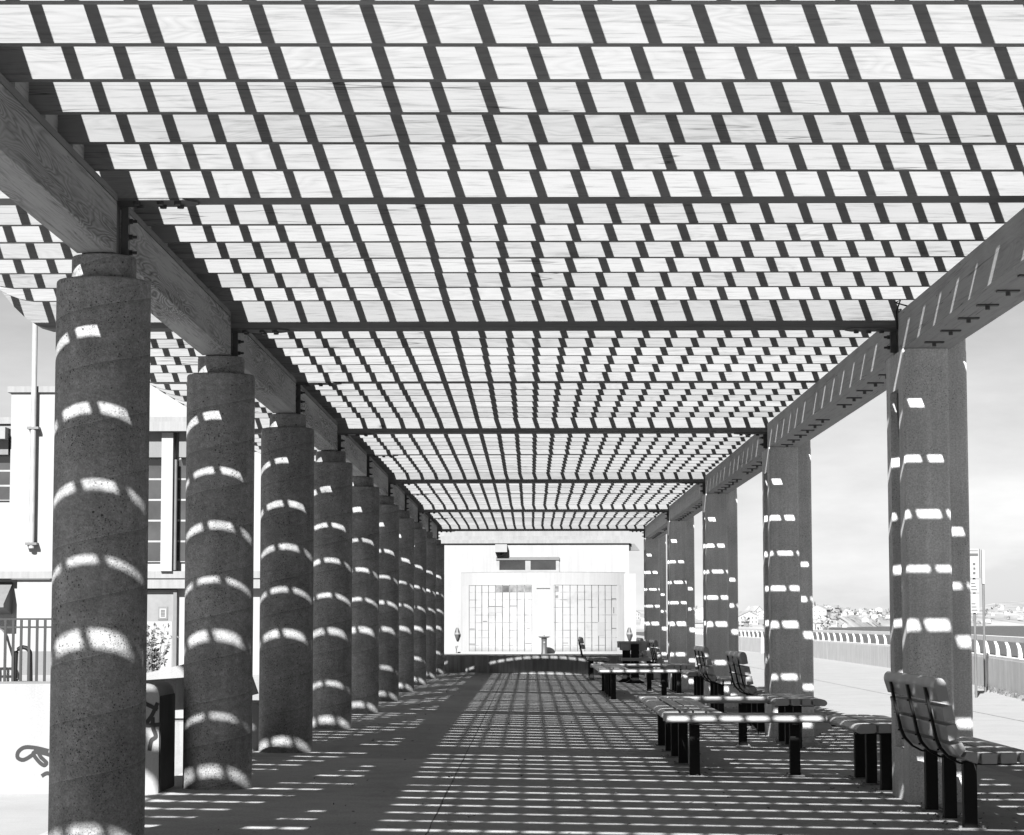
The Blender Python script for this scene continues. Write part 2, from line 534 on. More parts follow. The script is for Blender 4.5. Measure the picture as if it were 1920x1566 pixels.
def bxo(name, mat, parent, *dims, loc=(0, 0, 0)):
    return obj(name, B(box, *dims), mat, parent, loc)

def tag(o, label=None, cat=None, group=None, kind=None):
    for k, v in (('label', label), ('category', cat), ('group', group), ('kind', kind)):
        if v:
            o[k] = v
    return o

def thing(name, label, cat, loc=(0, 0, 0), rz=0.0, group=None):
    o = bpy.data.objects.new(name, None)
    C.objects.link(o)
    o.location = loc
    o.rotation_euler = (0, 0, rz)
    return tag(o, label, cat, group)

def dup(root, loc=None, rz=None, parent=None, label=None, group=None):
    c = root.copy()
    C.objects.link(c)
    if loc is not None:
        c.location = loc
    if rz is not None:
        c.rotation_euler = (0, 0, rz)
    if parent is not None:
        c.parent = parent
    if label:
        c['label'] = label
    if group:
        c['group'] = group
    for ch in list(root.children):
        dup(ch, parent=c)
    return c

# ------------------------------------------------------------------ dimensions
D1, BAY = 15.8986, 6.1
XL = -2.915                       # column row
XR0, XR1 = 3.446, 3.887           # girder on the piers
K0, K1 = -1, 10
def dk(k): return D1 + BAY * (k - 1)
ZJ, HJ = 4.43, 0.398               # joist underside and depth
SLOPE = 0.0185
def floor_z(x): return -SLOPE * (min(max(x, XL), 3.9) - XL)

# ------------------------------------------------------------------ ground, water, hills
def ground():
    bm = bmesh.new()
    xs = [-90, -40, -12, XL, -1, 1.5, 3.9, 7, 14.2]
    ys = [-60, -10, 5, 20, 40, 60, 80, 117, 200, 420]
    g = [[bm.verts.new((x, y, floor_z(x))) for y in ys] for x in xs]
    for i in range(len(xs) - 1):
        for j in range(len(ys) - 1):
            bm.faces.new((g[i][j], g[i + 1][j], g[i + 1][j + 1], g[i][j + 1]))
    return obj('ground', bm, 'outer')
tag(ground(), kind='structure')

def walkway():
    bm = bmesh.new()
    xs = [-3.55, XL, 0, 3.9, 5.2]
    ys = [-6, 10, 30, 50, 74.5]
    g = [[bm.verts.new((x, y, floor_z(x) + 0.004)) for y in ys] for x in xs]
    for i in range(len(xs) - 1):
        for j in range(len(ys) - 1):
            bm.faces.new((g[i][j], g[i + 1][j], g[i + 1][j + 1], g[i][j + 1]))
    return obj('pavement', bm, 'paving')
tag(walkway(), kind='structure')

def joints():
    bm = bmesh.new()
    # long construction joint, a little uneven, and cross joints
    y = 2.0
    x = -0.775
    pts = []
    while y < 72.4:
        pts.append((x + random.uniform(-0.006, 0.006), y, 0.003 + 0.006 * random.random()))
        y += random.uniform(0.10, 0.3)
    for (xa, ya, wa), (xb, yb, wb) in zip(pts, pts[1:]):
        za, zb = floor_z(xa) + 0.0065, floor_z(xb) + 0.0065
        bm.faces.new([bm.verts.new(q) for q in ((xa - wa, ya, za), (xa + wa, ya, za), (xb + wb, yb, zb), (xb - wb, yb, zb))])
    return obj('pavement_joint', bm, 'joint')
tag(joints(), kind='structure')

def promenade_joints():
    bm = bmesh.new()
    z = floor_z(5) + 0.005
    for y in (33, 40, 47, 54.5, 62, 69, 77, 86, 96):
        xm = 8.4 + 0.062 * (y - 30)
        box(bm, 5.25, xm, y, y + 0.025, z - 0.004, z)
    for x in (8.2,):
        box(bm, x, x + 0.02, 31, 110, z - 0.004, z + 0.001)
    return obj('promenade_joint', bm, 'seam')
tag(promenade_joints(), kind='structure')

def sea():
    bm = bmesh.new()
    bm.faces.new([bm.verts.new(p) for p in ((14.0, -200, -1.9), (9000, -200, -1.9), (9000, 9000, -1.9), (-3000, 9000, -1.9), (-3000, 430, -1.9), (14.0, 430, -1.9))])
    return obj('sea', bm, 'water')
tag(sea(), kind='structure')

def beach():
    bm = bmesh.new()
    # sand slope and a few broad landing steps beyond the gap in the sea wall
    for i in range(4):
        box(bm, 13.6 + 0.5 * i, 14.1 + 0.5 * i, 116, 129, -2.0, -0.25 - 0.17 * i)
    v = [bm.verts.new(p) for p in ((15.6, 100, -1.2), (30, 100, -1.95), (30, 170, -1.95), (15.6, 170, -1.2))]
    bm.faces.new(v)
    return obj('beach', bm, 'sand')
tag(beach(), kind='structure')

HILL = [(-400, 900), (40, 880), (110, 900), (180, 1500), (300, 2000), (600, 2400), (1600, 3000)]
def hill_h(x, y):
    return 0
def hills():
    bm = bmesh.new()
    ridge, front, mid = [], [], []
    n = 160
    pts = []
    for i in range(n + 1):
        t = i / n * (len(HILL) - 1)
        k = min(int(t), len(HILL) - 2)
        a, b = Vector(HILL[k]), Vector(HILL[k + 1])
        p = a.lerp(b, t - k)
        dr = p.normalized()
        s = p.length / 1000.0
        h = (9.0 + 2.5 * math.sin(i * 0.11) + 1.2 * math.sin(i * 0.37 + 1) + random.uniform(-0.3, 0.3)) * s
        front.append(bm.verts.new((p.x, p.y, -2.4)))
        q = p + dr * 60 * s
        mid.append(bm.verts.new((q.x, q.y, 3.0 * s)))
        q = p + dr * 260 * s
        ridge.append(bm.verts.new((q.x, q.y, max(4 * s, h))))
        pts.append((p, dr, s, h))
    back = [bm.verts.new((v.co.x * 1.3, v.co.y * 1.3, -2.4)) for v in ridge]
    for A_, B_ in ((front, mid), (mid, ridge), (ridge, back)):
        for i in range(n):
            bm.faces.new((A_[i], A_[i + 1], B_[i + 1], B_[i]))
    tag(obj('hills', bm, 'hill', smooth=60), kind='structure')
    return pts
HP = hills()

def gable_house(wd, dp, h, rh, seed):
    rr = random.Random(seed)
    t = thing('house', 'small pale gabled house on the hillside across the water', 'house', group='houses on the far shore')
    bm = bmesh.new()
    extrude(bm, [(-wd / 2, 0), (wd / 2, 0), (wd / 2, h), (0, h + rh), (-wd / 2, h)], -dp / 2, dp / 2, 'xz')
    obj('wall', bm, 'house', t)
    bm = bmesh.new()
    for s in (-1, 1):
        e = 0.5
        extrude(bm, [(0, h + rh + 0.05), (0, h + rh + 0.35), (s * (wd / 2 + e), h - e * rh / (wd / 2) + 0.35), (s * (wd / 2 + e), h - e * rh / (wd / 2) + 0.05)], -dp / 2 - 0.4, dp / 2 + 0.4, 'xz')
    obj('roof', bm, 'roof', t)
    for z in ([1.2, 4.0] if h > 5 else [1.2]):
        nn = max(2, int(wd / 3))
        for i in range(nn):
            x = -wd / 2 + wd * (i + 0.5) / nn
            bxo('window', 'house_glass', t, x - 0.6, x + 0.6, -dp / 2 - 0.06, -dp / 2 - 0.01, z, z + 1.5)
    return t
protos = [gable_house(9, 11, 5.6, 3.6, 1), gable_house(13, 9, 5.8, 2.6, 2), gable_house(7, 9, 3.2, 2.8, 3), gable_house(16, 10, 6.2, 3.0, 4)]
hn = 0
cand = []
rs = random.Random(21)
for i, (p, dr, s, h) in enumerate(HP):
    for rep in range(4):
        px = 994.95 + F_PX * p.x / p.y
        if not (1180 < px < 1215 or 1300 < px < 1325 or 1375 < px < 1445 or 1515 < px < 1680 or 1815 < px < 1935):
            continue
        back = rs.uniform(2, 150)
        q = p + dr * back * s + Vector((rs.uniform(-6, 6), 0)) * s
        z = -2.4 + (5.4) * min(1, back / 60) * s + max(0, (back - 60) / 200) * (h - 3 * s)
        cand.append((q.x, q.y, z, rs.randrange(4), rs.uniform(-0.9, 0.9)))
rs.shuffle(cand)
for (x, y, z, k, rz) in cand[:110]:
    if hn < 4:
        o = protos[hn]; o.location = (x, y, z); o.rotation_euler = (0, 0, rz)
    else:
        o = dup(protos[k], (x, y, z), rz)
    sc_ = rs.uniform(0.32, 0.5) if y > 1100 else rs.uniform(0.42, 0.62)
    o.scale = (sc_, sc_, sc_)
    hn += 1

rr = random.Random(3)
bm = bmesh.new()
for (x, y, z, k, rz) in cand[:110]:
    s_ = y / 1000.0
    cx, cy, R_ = x + rr.uniform(-14, 14), y + rr.uniform(-2, 10), rr.uniform(1.5, 3.6)
    for q in range(26):
        d = Vector((rr.gauss(0, 1), rr.gauss(0, 1), rr.gauss(0, 0.7))).normalized() * R_ * rr.uniform(0.4, 1.0)
        p = Vector((cx, cy, z + R_ * 0.9)) + d
        e = Vector((rr.gauss(0, 1), rr.gauss(0, 1), rr.gauss(0, 1))).normalized()
        f = e.orthogonal().normalized()
        g = e.cross(f)
        t = rr.uniform(0.5, 1.0)
        bm.faces.new([bm.verts.new(p + v) for v in (-f * t, g * t, f * t, -g * t)])
tag(obj('trees', bm, 'far_leaf'), 'scattered trees between the houses on the far shore', 'trees', kind='stuff')

# ------------------------------------------------------------------ pergola
perg = thing('pergola', 'long open pergola with slatted timber roof on round columns and square piers', 'pergola')

# round columns
def col_profile():
    r = 0.319
    return [(r, -0.15), (r, 3.83), (r - 0.003, 3.843), (r - 0.010, 3.850), (r - 0.022, 3.8525), (0.20, 3.8525)]
cproto = None
for k in range(K0, K1 + 1):
    if cproto is None:
        c = obj('round_column', B(lathe, col_profile(), 96), 'column', perg, (XL, dk(k), 0), smooth=40)
        obj('column_neck', B(lathe, [(0.219, 3.80), (0.219, 4.005), (0.212, 4.017), (0.20, 4.02), (0.1, 4.02)], 64), 'column', c, smooth=40)
        cproto = c
    else:
        dup(cproto, (XL, dk(k), 0), k * 0.7, perg)

# girder on the columns
def girder_left():
    y0, y1 = 0.152, BAY - 0.152
    g = obj('girder', B(box, -0.133, 0.133, y0, y1, 4.027, 4.379), 'girder_l', perg, (XL - 0.025, dk(K0), 0))
    bm = bmesh.new()
    box(bm, -0.138, 0.138, y0 + 0.004, y1 - 0.004, 4.382, 4.4295)
    obj('top_plate', bm, 'plate', g)
    return g
gl = girder_left()
for k in range(K0 + 1, K1):
    dup(gl, (XL - 0.025, dk(k), 0), 0, perg)

# piers: main block with a recess in the inner face, and a narrower wing set back on the outside
def pier():
    bm = bmesh.new()
    x0, x1, xw = 3.440, 3.858, 4.072
    y0, y1 = 0.0, 1.06
    ch = 0.022
    zb, zt = -0.3, 4.041
    poly = [(x0 + ch, y0), (x1 - ch, y0), (x1, y0 + ch), (x1, y0 + 0.245), (xw - ch, y0 + 0.245), (xw, y0 + 0.245 + ch), (xw, y0 + 0.71 - ch), (xw - ch, y0 + 0.71),
            (x1, y0 + 0.71), (x1, y1 - ch), (x1 - ch, y1), (x0 + ch, y1), (x0, y1 - ch)]
    ra, rb, rd = 0.30, 0.80, 0.10         # recess along the inner face
    full = poly + [(x0, y0 + ch)]
    cut = poly + [(x0, rb), (x0 + rd, rb - 0.02), (x0 + rd, ra + 0.02), (x0, ra), (x0, y0 + ch)]
    extrude(bm, full, zb, 0.36, 'xy')
    extrude(bm, cut, 0.3601, 3.70, 'xy')
    extrude(bm, full, 3.7001, zt, 'xy')
    extrude(bm, [(x1 + 0.012, y0 + 0.248), (xw - ch, y0 + 0.248), (xw - 0.003, y0 + 0.25 + ch), (xw - 0.003, y0 + 0.71 - ch), (xw - ch, y0 + 0.707), (x1 + 0.012, y0 + 0.707)], zt - 0.2, 4.40, 'xy')
    o = obj('pier', bm, 'pier', perg)
    bm = bmesh.new()
    tube(bm, [(x0 + 0.06, 0.50, 0.37), (x0 + 0.06, 0.50, 2.9), (x0 + 0.055, 0.53, 3.15), (x0 + 0.055, 0.64, 3.5), (x0 + 0.055, 0.64, 3.69)], 0.02, 8)
    obj('conduit', bm, 'steel', o, smooth=60)
    return o
pr = pier()
PIERS = [k for k in range(K0 + 1, K1 + 1) if k % 2 == 0]
for i, k in enumerate(PIERS):
    y = dk(k) - 0.455
    if i == 0:
        pr.location = (0, y, 0)
    else:
        dup(pr, (0, y, 0), 0, perg)

# girder on the piers
JOFF = [0.955 + 0.8335 * j + 0.0375 + (0.09, 0.05, 0.02, 0, 0, 0)[j] for j in range(6)]
def girder_right():
    y0, y1 = 0.16, 2 * BAY - 0.16
    g = obj('girder', B(box, XR0, XR1, y0, y1, 4.046, 4.405), 'girder_r', perg, (0, dk(0), 0))
    bm = bmesh.new()
    box(bm, XR0 + 0.09, XR1 - 0.09, y0 + 0.02, BAY - 0.14, 4.405, 4.4295)
    box(bm, XR0 + 0.09, XR1 - 0.09, BAY + 0.14, y1 - 0.02, 4.405, 4.4295)
    obj('top_plate', bm, 'plate', g)
    first = None
    for b in (0, 1):
        for j in JOFF:
            y = b * BAY + j
            if first is None:
                bm = bmesh.new()
                box(bm, -0.085, 0.085, -0.035, 0.035, 4.033, 4.0455)
                cyl(bm, (0, 0), 0.019, 4.003, 4.033, 6)
                first = obj('bolt_plate', bm, 'bolt', g, (XR0 + 0.2, y, 0))
            else:
                dup(first, (XR0 + 0.2, y, 0), 0, g)
    return g
gr = girder_right()
for i, k in enumerate(PIERS[:-1]):
    if i:
        dup(gr, (0, dk(k), 0), 0, perg)

# crossbeams, joists
def end_profile(z0, z1, xl, xr):
    """side outline with the left tail cut up from below in a slow curve"""
    h = (z1 - z0) - 0.12
    pts = [(xr, z0), (xr, z1), (xl, z1), (xl, z1 - 0.12)]
    for t in (0.2, 0.4, 0.6, 0.8, 1.0):
        pts.append((xl + 0.55 * t, z1 - 0.12 - h * (1 - (1 - t) ** 1.7)))
    return pts
ZT = ZJ + HJ
bp = {}
for k in range(K0, K1 + 1):
    even = (k % 2 == 0)
    if even not in bp:
        bm = bmesh.new()
        z0 = 4.285 if even else 4.408
        extrude(bm, end_profile(z0, ZT + 0.085, -5.08, 4.05), -0.135, 0.135, 'xz')
        bp[even] = obj('crossbeam', bm, 'beam', perg, (0, dk(k), 0))
    else:
        dup(bp[even], (0, dk(k), 0), 0, perg)
jproto = None
for k in range(K0, K1):
    for j in JOFF:
        if jproto is None:
            bm = bmesh.new()
            extrude(bm, end_profile(ZJ, ZT, -5.05, 4.05), -0.0375, 0.0375, 'xz')
            jproto = obj('joist', bm, 'joist', perg, (0, dk(k) + j, 0))
            # tie block between joist and girder
            tb = obj('tie_block', B(box, XL - 0.075, XL + 0.02, -0.40, -0.038, ZJ + 0.001, ZJ + 0.26), 'girder_l', jproto)
            n = jproto
        else:
            n = dup(jproto, (0, dk(k) + j, 0), 0, perg)
        n.location.y += random.uniform(-0.008, 0.008)
        if k == 0:
            n.rotation_euler = (0, 0.0035, 0)
            n.location.z = 0.010
        n.location.z += random.uniform(-0.004, 0.004)
        n.rotation_euler.z = random.uniform(-0.0012, 0.0012)
        n.rotation_euler.x = random.uniform(-0.008, 0.008) * 0.12
# battens along the top
bt = None
xs = [-2.58 + 0.279 * i for i in range(-1, 24)] + [-2.995 - 0.279 * i for i in range(0, 8)]
for x in xs:
    if bt is None:
        bt = obj('batten', B(box, -0.020, 0.020, dk(K0) - 0.2, dk(K1) + 0.2, ZT + 0.001, ZT + 0.091), 'batten', perg, (x, 0, 0))
    else:
        dup(bt, (x, 0, 0), 0, perg)
obj('cap_board', B(box, -2.970, -2.884, dk(K0) - 0.2, dk(K1) + 0.2, ZT + 0.001, ZT + 0.04), 'batten', perg)
# steel brackets at the left girder ends
def bracket(zb):
    b = obj('bracket', bmesh.new(), 'steel', perg)
    bm = bmesh.new()
    xi = XL - 0.025 + 0.134
    box(bm, xi, xi + 0.012, 0.155, 0.30, 4.035, 4.365)            # side plate on the next girder
    box(bm, xi - 0.02, xi + 0.028, 0.139, 0.150, 4.035, zb - 0.013) # upright flange
    extrude(bm, [(XL - 0.10, -0.13), (xi + 0.44, -0.13), (xi + 0.53, -0.04), (xi + 0.53, 0.06), (xi + 0.44, 0.138), (XL - 0.10, 0.138)], zb - 0.014, zb - 0.001, 'xy')
    box(bm, XL - 0.13, XL + 0.08, -0.13, 0.13, 4.021, zb - 0.0145)
    bm.to_mesh(b.data)
    bm.free()
    b.data.materials.append(M['steel']) if not b.data.materials else None
    f = None
    for zz in ((4.09, 4.20, 4.31)):
        for yy in (0.235,):
            if f is None:
                bm = bmesh.new()
                cyl(bm, (0, 0), 0.026, 0.0, 0.008, 12, 'x')
                cyl(bm, (0, 0), 0.020, 0.008, 0.032, 6, 'x')
                cyl(bm, (0, 0), 0.011, 0.032, 0.062, 8, 'x')
                f = obj('bolt', bm, 'bolt', b, (xi + 0.0125, yy, zz))
            else:
                dup(f, (xi + 0.0125, yy, zz), 0, b)
    g = None
    for xx in (xi + 0.12, xi + 0.28, xi + 0.40):
        for yy in (-0.07, 0.07):
            if g is None:
                bm = bmesh.new()
                cyl(bm, (0, 0), 0.024, -0.022, 0.0, 6)
                g = obj('bolt', bm, 'bolt', b, (xx, yy, zb - 0.0145))
            else:
                dup(g, (xx, yy, zb - 0.0145), 0, b)
    return b
bk = {False: bracket(4.408), True: bracket(4.285)}
used = set()
for k in range(K0, K1 + 1):
    e = (k % 2 == 0)
    if e not in used:
        bk[e].location = (0, dk(k), 0); used.add(e)
    else:
        dup(bk[e], (0, dk(k), 0), 0, perg)
def bracket_r():
    zb = 4.285
    b = obj('bracket', bmesh.new(), 'steel', perg)
    bm = bmesh.new()
    xi = XR0 - 0.001
    box(bm, xi - 0.012, xi, 0.165, 0.30, 4.09, 4.28)
    box(bm, xi - 0.028, xi + 0.03, 0.1395, 0.150, 4.07, zb - 0.013)
    extrude(bm, [(xi + 0.1, -0.13), (xi - 0.40, -0.13), (xi - 0.47, -0.05), (xi - 0.47, 0.06), (xi - 0.40, 0.138), (xi + 0.1, 0.138)], zb - 0.014, zb - 0.001, 'xy')
    box(bm, xi + 0.05, XR1 - 0.02, -0.13, 0.13, 4.043, zb - 0.0145)
    bm.to_mesh(b.data)
    bm.free()
    f = None
    for zz in (4.13, 4.23):
        for yy in (0.235,):
            if f is None:
                bm = bmesh.new()
                cyl(bm, (0, 0), 0.020, -0.032, 0.0, 6, 'x')
                cyl(bm, (0, 0), 0.011, -0.062, -0.032, 8, 'x')
                f = obj('bolt', bm, 'bolt', b, (xi - 0.0125, yy, zz))
            else:
                dup(f, (xi - 0.0125, yy, zz), 0, b)
    g = None
    for xx in (xi - 0.12, xi - 0.24, xi - 0.36):
        if g is None:
            bm = bmesh.new()
            cyl(bm, (0, 0), 0.024, -0.022, 0.0, 6)
            g = obj('bolt', bm, 'bolt', b, (xx, 0.07, zb - 0.0145))
        else:
            dup(g, (xx, 0.07, zb - 0.0145), 0, b)
    return b
br = bracket_r()
for i, k in enumerate(PIERS):
    if i == 0:
        br.location = (0, dk(k), 0)
    else:
        dup(br, (0, dk(k), 0), 0, perg)
# loose cable ends where the lamp wiring leaves the girder above the first pier in view
bm = bmesh.new()
yy = dk(2) - 0.20
tube(bm, [(XR0 - 0.015, yy, 4.25), (XR0 - 0.02, yy, 4.42), (XR0 + 0.01, yy - 0.05, 4.52), (XR0 - 0.03, yy - 0.02, 4.50), (XR0 + 0.02, yy - 0.10, 4.47), (XR0 + 0.10, yy - 0.2, 4.43)], 0.008, 6)
obj('cable', bm, 'black', perg, smooth=60)

# ------------------------------------------------------------------ benches
SC_A = 1.019
def pa(p):
    return ((3.46 + p[0]) * SC_A - 3.505, 1.5233 - (1.5233 - p[1]) * SC_A + 0.118)
BACK = [  # profile of each slat seen from the end, from the top of the back to the seat front
    ([(-0.353, 1.030), (-0.340, 1.075), (-0.312, 1.094), (-0.280, 1.085), (-0.257, 1.053), (-0.234, 0.921), (-0.315, 0.907)], 0.012),
    ([(-0.298, 0.870), (-0.217, 0.883), (-0.194, 0.773), (-0.275, 0.756)], 0.010),
    ([(-0.267, 0.726), (-0.186, 0.743), (-0.158, 0.628), (-0.243, 0.607)], 0.010),
    ([(-0.225, 0.575), (-0.145, 0.602), (-0.112, 0.545), (-0.160, 0.486)], 0.010),
    ([(-0.135, 0.478), (-0.104, 0.531), (-0.027, 0.520), (-0.025, 0.433)], 0.010),
    ([(0.006, 0.516), (0.126, 0.518), (0.126, 0.436), (0.006, 0.435)], 0.008),
    ([(0.152, 0.519), (0.276, 0.521), (0.276, 0.440), (0.152, 0.438)], 0.008),
    ([(0.300, 0.521), (0.440, 0.515), (0.475, 0.478), (0.440, 0.432), (0.300, 0.440)], 0.02),
]
FLAT = [([(-0.335, 0.600), (-0.298, 0.652), (-0.135, 0.657), (-0.135, 0.573), (-0.300, 0.566)], 0.03),
        ([(-0.113, 0.657), (0.006, 0.658), (0.006, 0.574), (-0.113, 0.573)], 0.008),
        ([(0.026, 0.658), (0.145, 0.656), (0.145, 0.573), (0.026, 0.574)], 0.008),
        ([(0.167, 0.655), (0.326, 0.645), (0.360, 0.602), (0.326, 0.560), (0.167, 0.571)], 0.03)]

def leg(parent, x, y, h, s=0.0535):
    bm = bmesh.new()
    extrude(bm, rounded([(x - s, y - s), (x + s, y - s), (x + s, y + s), (x - s, y + s)], 0.008, 2), 0.012, h, 'xy')
    l = obj('leg', bm, 'black', parent)
    bm = bmesh.new()
    box(bm, x - 0.11, x + 0.11, y - 0.09, y + 0.09, 0.0, 0.0118)
    for sx in (-1, 1):
        for sy in (-1, 1):
            cyl(bm, (x + sx * 0.088, y + sy * 0.07), 0.014, 0.0119, 0.030, 6)
    obj('base_plate', bm, 'galv', l)
    return l

def flat_bench(L, legs, label):
    t = thing('flat_bench', label, 'bench', group='backless slatted benches')
    for pts, r in FLAT:
        bm = bmesh.new()
        extrude(bm, rounded(pts, r, 4), -L / 2, L / 2, 'xz', 0.004)
        obj('seat_slat', bm, 'slat', t, smooth=35)
    for y in legs:
        l = leg(t, 0, y, 0.548)
        bm = bmesh.new()
        box(bm, -0.29, 0.29, y - 0.04, y + 0.04, 0.5485, 0.5585)
        obj('seat_bar', bm, 'black', t)
    return t

def back_bench(L, legs, label, skip=()):
    t = thing('backed_bench', label, 'bench', group='slatted benches with backrests')
    for i, (pts, r) in enumerate(BACK):
        if i in skip:
            continue
        P = [pa(p) for p in pts]
        bm = bmesh.new()
        rr = [r] * len(P)
        if i == 0:
            rr = [0.03, 0.03, 0.03, 0.03, 0.03, 0.008, 0.008]
        extrude(bm, rounded(P, rr, 4), -L / 2, L / 2, 'xz', 0.004)
        obj('back_slat' if i < 4 else 'seat_slat', bm, 'slat', t, smooth=35)
    spine = [(-0.345, 1.01), (-0.325, 0.90), (-0.297, 0.77), (-0.265, 0.62), (-0.235, 0.545), (-0.17, 0.470), (-0.09, 0.428), (0.0, 0.420), (0.42, 0.418)]
    for y in legs:
        leg(t, 0, y, 0.535)
        a = [pa(p) for p in spine]
        b = [pa((p[0] - 0.008 - 0.012 * (1 if i < 5 else 0.3), p[1] - 0.012 * (0 if i < 3 else 1))) for i, p in enumerate(spine)]
        bm = bmesh.new()
        for i in range(len(a) - 1):
            for (y0, y1) in ((y - 0.033, y + 0.033),):
                extrude(bm, [a[i], a[i + 1], b[i + 1], b[i]], y0, y1, 'xz')
        for p in spine[1:5:1]:
            q = pa(p)
            cyl(bm, (y, q[1] - 0.02), 0.008, q[0] - 0.034, q[0] - 0.018, 6, 'x')
        obj('strap', bm, 'black', t)
    return t

def put(o, x, y, rz=0.0):
    o.location = (x, y, floor_z(x) + 0.006)
    o.rotation_euler = (0, 0, rz)
    return o
H2 = math.pi / 2
bA = put(back_bench(2.64, (-0.92, -0.02, 0.88), 'backed slatted bench nearest the viewer, at the right edge in front of the first pier'), 3.495, 19.84)
bT = put(flat_bench(2.45, (-0.9, 0.1, 0.95), 'backless bench tucked behind the first pier, its end showing beside the nearest backed bench'), 3.46, 24.0)
bS = put(dup(bT, label='backless bench with its rounded end towards us, in front of the second pier'), 3.46, 31.62)
bP = put(flat_bench(1.68, (-0.53, 0.53), 'nearest backless bench set crosswise, long rounded edge lit in six patches'), 2.26, 25.05, H2)
bR = put(dup(bP, label='crosswise backless bench closing the far side of the nearest bench group'), 2.25, 31.05, H2)
bQ = put(flat_bench(4.75, (-0.9, 0.5, 1.7), 'long backless bench running away behind the nearest crosswise bench'), 1.735, 27.9)
bB2 = put(dup(bA, label='backed bench just beyond the second pier, the larger of the two mid-distance backrests'), 3.44, 36.3)
bB3 = put(dup(bA, label='backed bench in front of the third pier, the smaller of the two mid-distance backrests'), 3.44, 43.7)
G = 24.4
put(dup(bT, label='backless bench behind the third pier at the right end of the far bench group'), 3.46, 24.0 + G)
put(dup(bS, label='backless bench in front of the fourth pier with four dark slat ends'), 3.46, 31.62 + G)
put(dup(bP, label='crosswise backless bench at the near side of the far bench group'), 2.26, 25.05 + G, H2)
put(dup(bR, label='crosswise backless bench at the far side of the far bench group'), 2.25, 31.05 + G, H2)
put(dup(bQ, label='long backless bench running away at the left of the far bench group'), 1.735, 27.9 + G)
put(dup(bA, label='backed bench just beyond the fourth pier, beside the picnic table'), 3.44, 36.3 + G)
put(dup(bA, label='farthest of the right-hand backed benches, half hidden behind the picnic table'), 3.44, 43.7 + G)
put(back_bench(2.4, (-0.85, 0.0, 0.85), 'backed bench left of the picnic table with only two back slats left', (2, 3)), 1.72, 67.5)

rr = random.Random(31)
bm = bmesh.new()
def litter(x, y, s):
    a = rr.uniform(0, 6.28)
    z = floor_z(x) + 0.008
    pts = [(-s, 0), (0, -s * 0.5), (s, 0.1 * s), (0.1 * s, s * 0.55)]
    bm.faces.new([bm.verts.new((x + px * math.cos(a) - py * math.sin(a), y + px * math.sin(a) + py * math.cos(a), z + rr.uniform(0, 0.02))) for px, py in pts])
for i in range(260):
    litter(rr.uniform(-2.4, 4.6), 16 + 50 * rr.random() ** 1.6, rr.uniform(0.012, 0.03))
for k in (2, 4, 6):
    for i in range(90):
        litter(3.75 + rr.gauss(0, 0.55), dk(k) + rr.gauss(0, 1.1), rr.uniform(0.012, 0.034))
for (x, y) in ((1.74, 25.05), (2.79, 25.05), (1.74, 27.0), (1.74, 28.4), (3.44, 19.2), (3.44, 20.1), (3.46, 23.1), (3.46, 24.1), (3.46, 24.95)):
    for i in range(14):
        litter(x + rr.gauss(0, 0.16), y + rr.gauss(0, 0.2), rr.uniform(0.01, 0.026))
tag(obj('leaf_litter', bm, 'leaf'), 'dry leaves and bits scattered over the shaded paving', 'leaves', kind='stuff')

# picnic table near the far end
pt = thing('picnic_table', 'thick dark square picnic table on a post near the far terrace wall', 'table', (2.80, 64.3, floor_z(2.8) + 0.006))
bm = bmesh.new()
for i in range(5):
    y = -0.43 + i * 0.174
    extrude(bm, rounded([(y, 1.06), (y + 0.164, 1.06), (y + 0.164, 1.12), (y, 1.12)], 0.012, 2), -0.43, 0.43, 'yz', 0.004)
obj('table_top', bm, 'slat', pt)
bm = bmesh.new()
box(bm, -0.36, 0.36, -0.40, -0.36, 0.88, 1.058)
box(bm, -0.36, 0.36, 0.36, 0.40, 0.88, 1.058)
box(bm, -0.43, -0.39, -0.34, 0.34, 0.95, 1.058)
box(bm, 0.39, 0.43, -0.34, 0.34, 0.95, 1.058)
obj('apron', bm, 'slat', pt)
for x, y in ((0.02, -0.42), (-0.18, 0.3)):
    bm = bmesh.new()
    box(bm, x - 0.11, x + 0.11, y - 0.06, y + 0.06, 0.012, 1.05)
    l = obj('leg', bm, 'black', pt)
    bm = bmesh.new()
    extrude(bm, [(x - 0.25, 0), (x + 0.25, 0), (x + 0.25, 0.012), (x + 0.11, 0.10), (x - 0.11, 0.10), (x - 0.25, 0.012)], y - 0.15, y + 0.15, 'xz')
    obj('base_plate', bm, 'black', l)
for y in (-0.78, 0.78):
    bm = bmesh.new()
    extrude(bm, rounded([(y - 0.17, 0.60), (y + 0.17, 0.60), (y + 0.17, 0.68), (y - 0.17, 0.68)], 0.02, 3), -0.36, 0.40, 'yz', 0.004)
    obj('seat', bm, 'slat', pt)
    bm = bmesh.new()
    box(bm, -0.02, 0.06, min(0, y), max(0, y), 0.54, 0.599)
    obj('seat_arm', bm, 'black', pt)

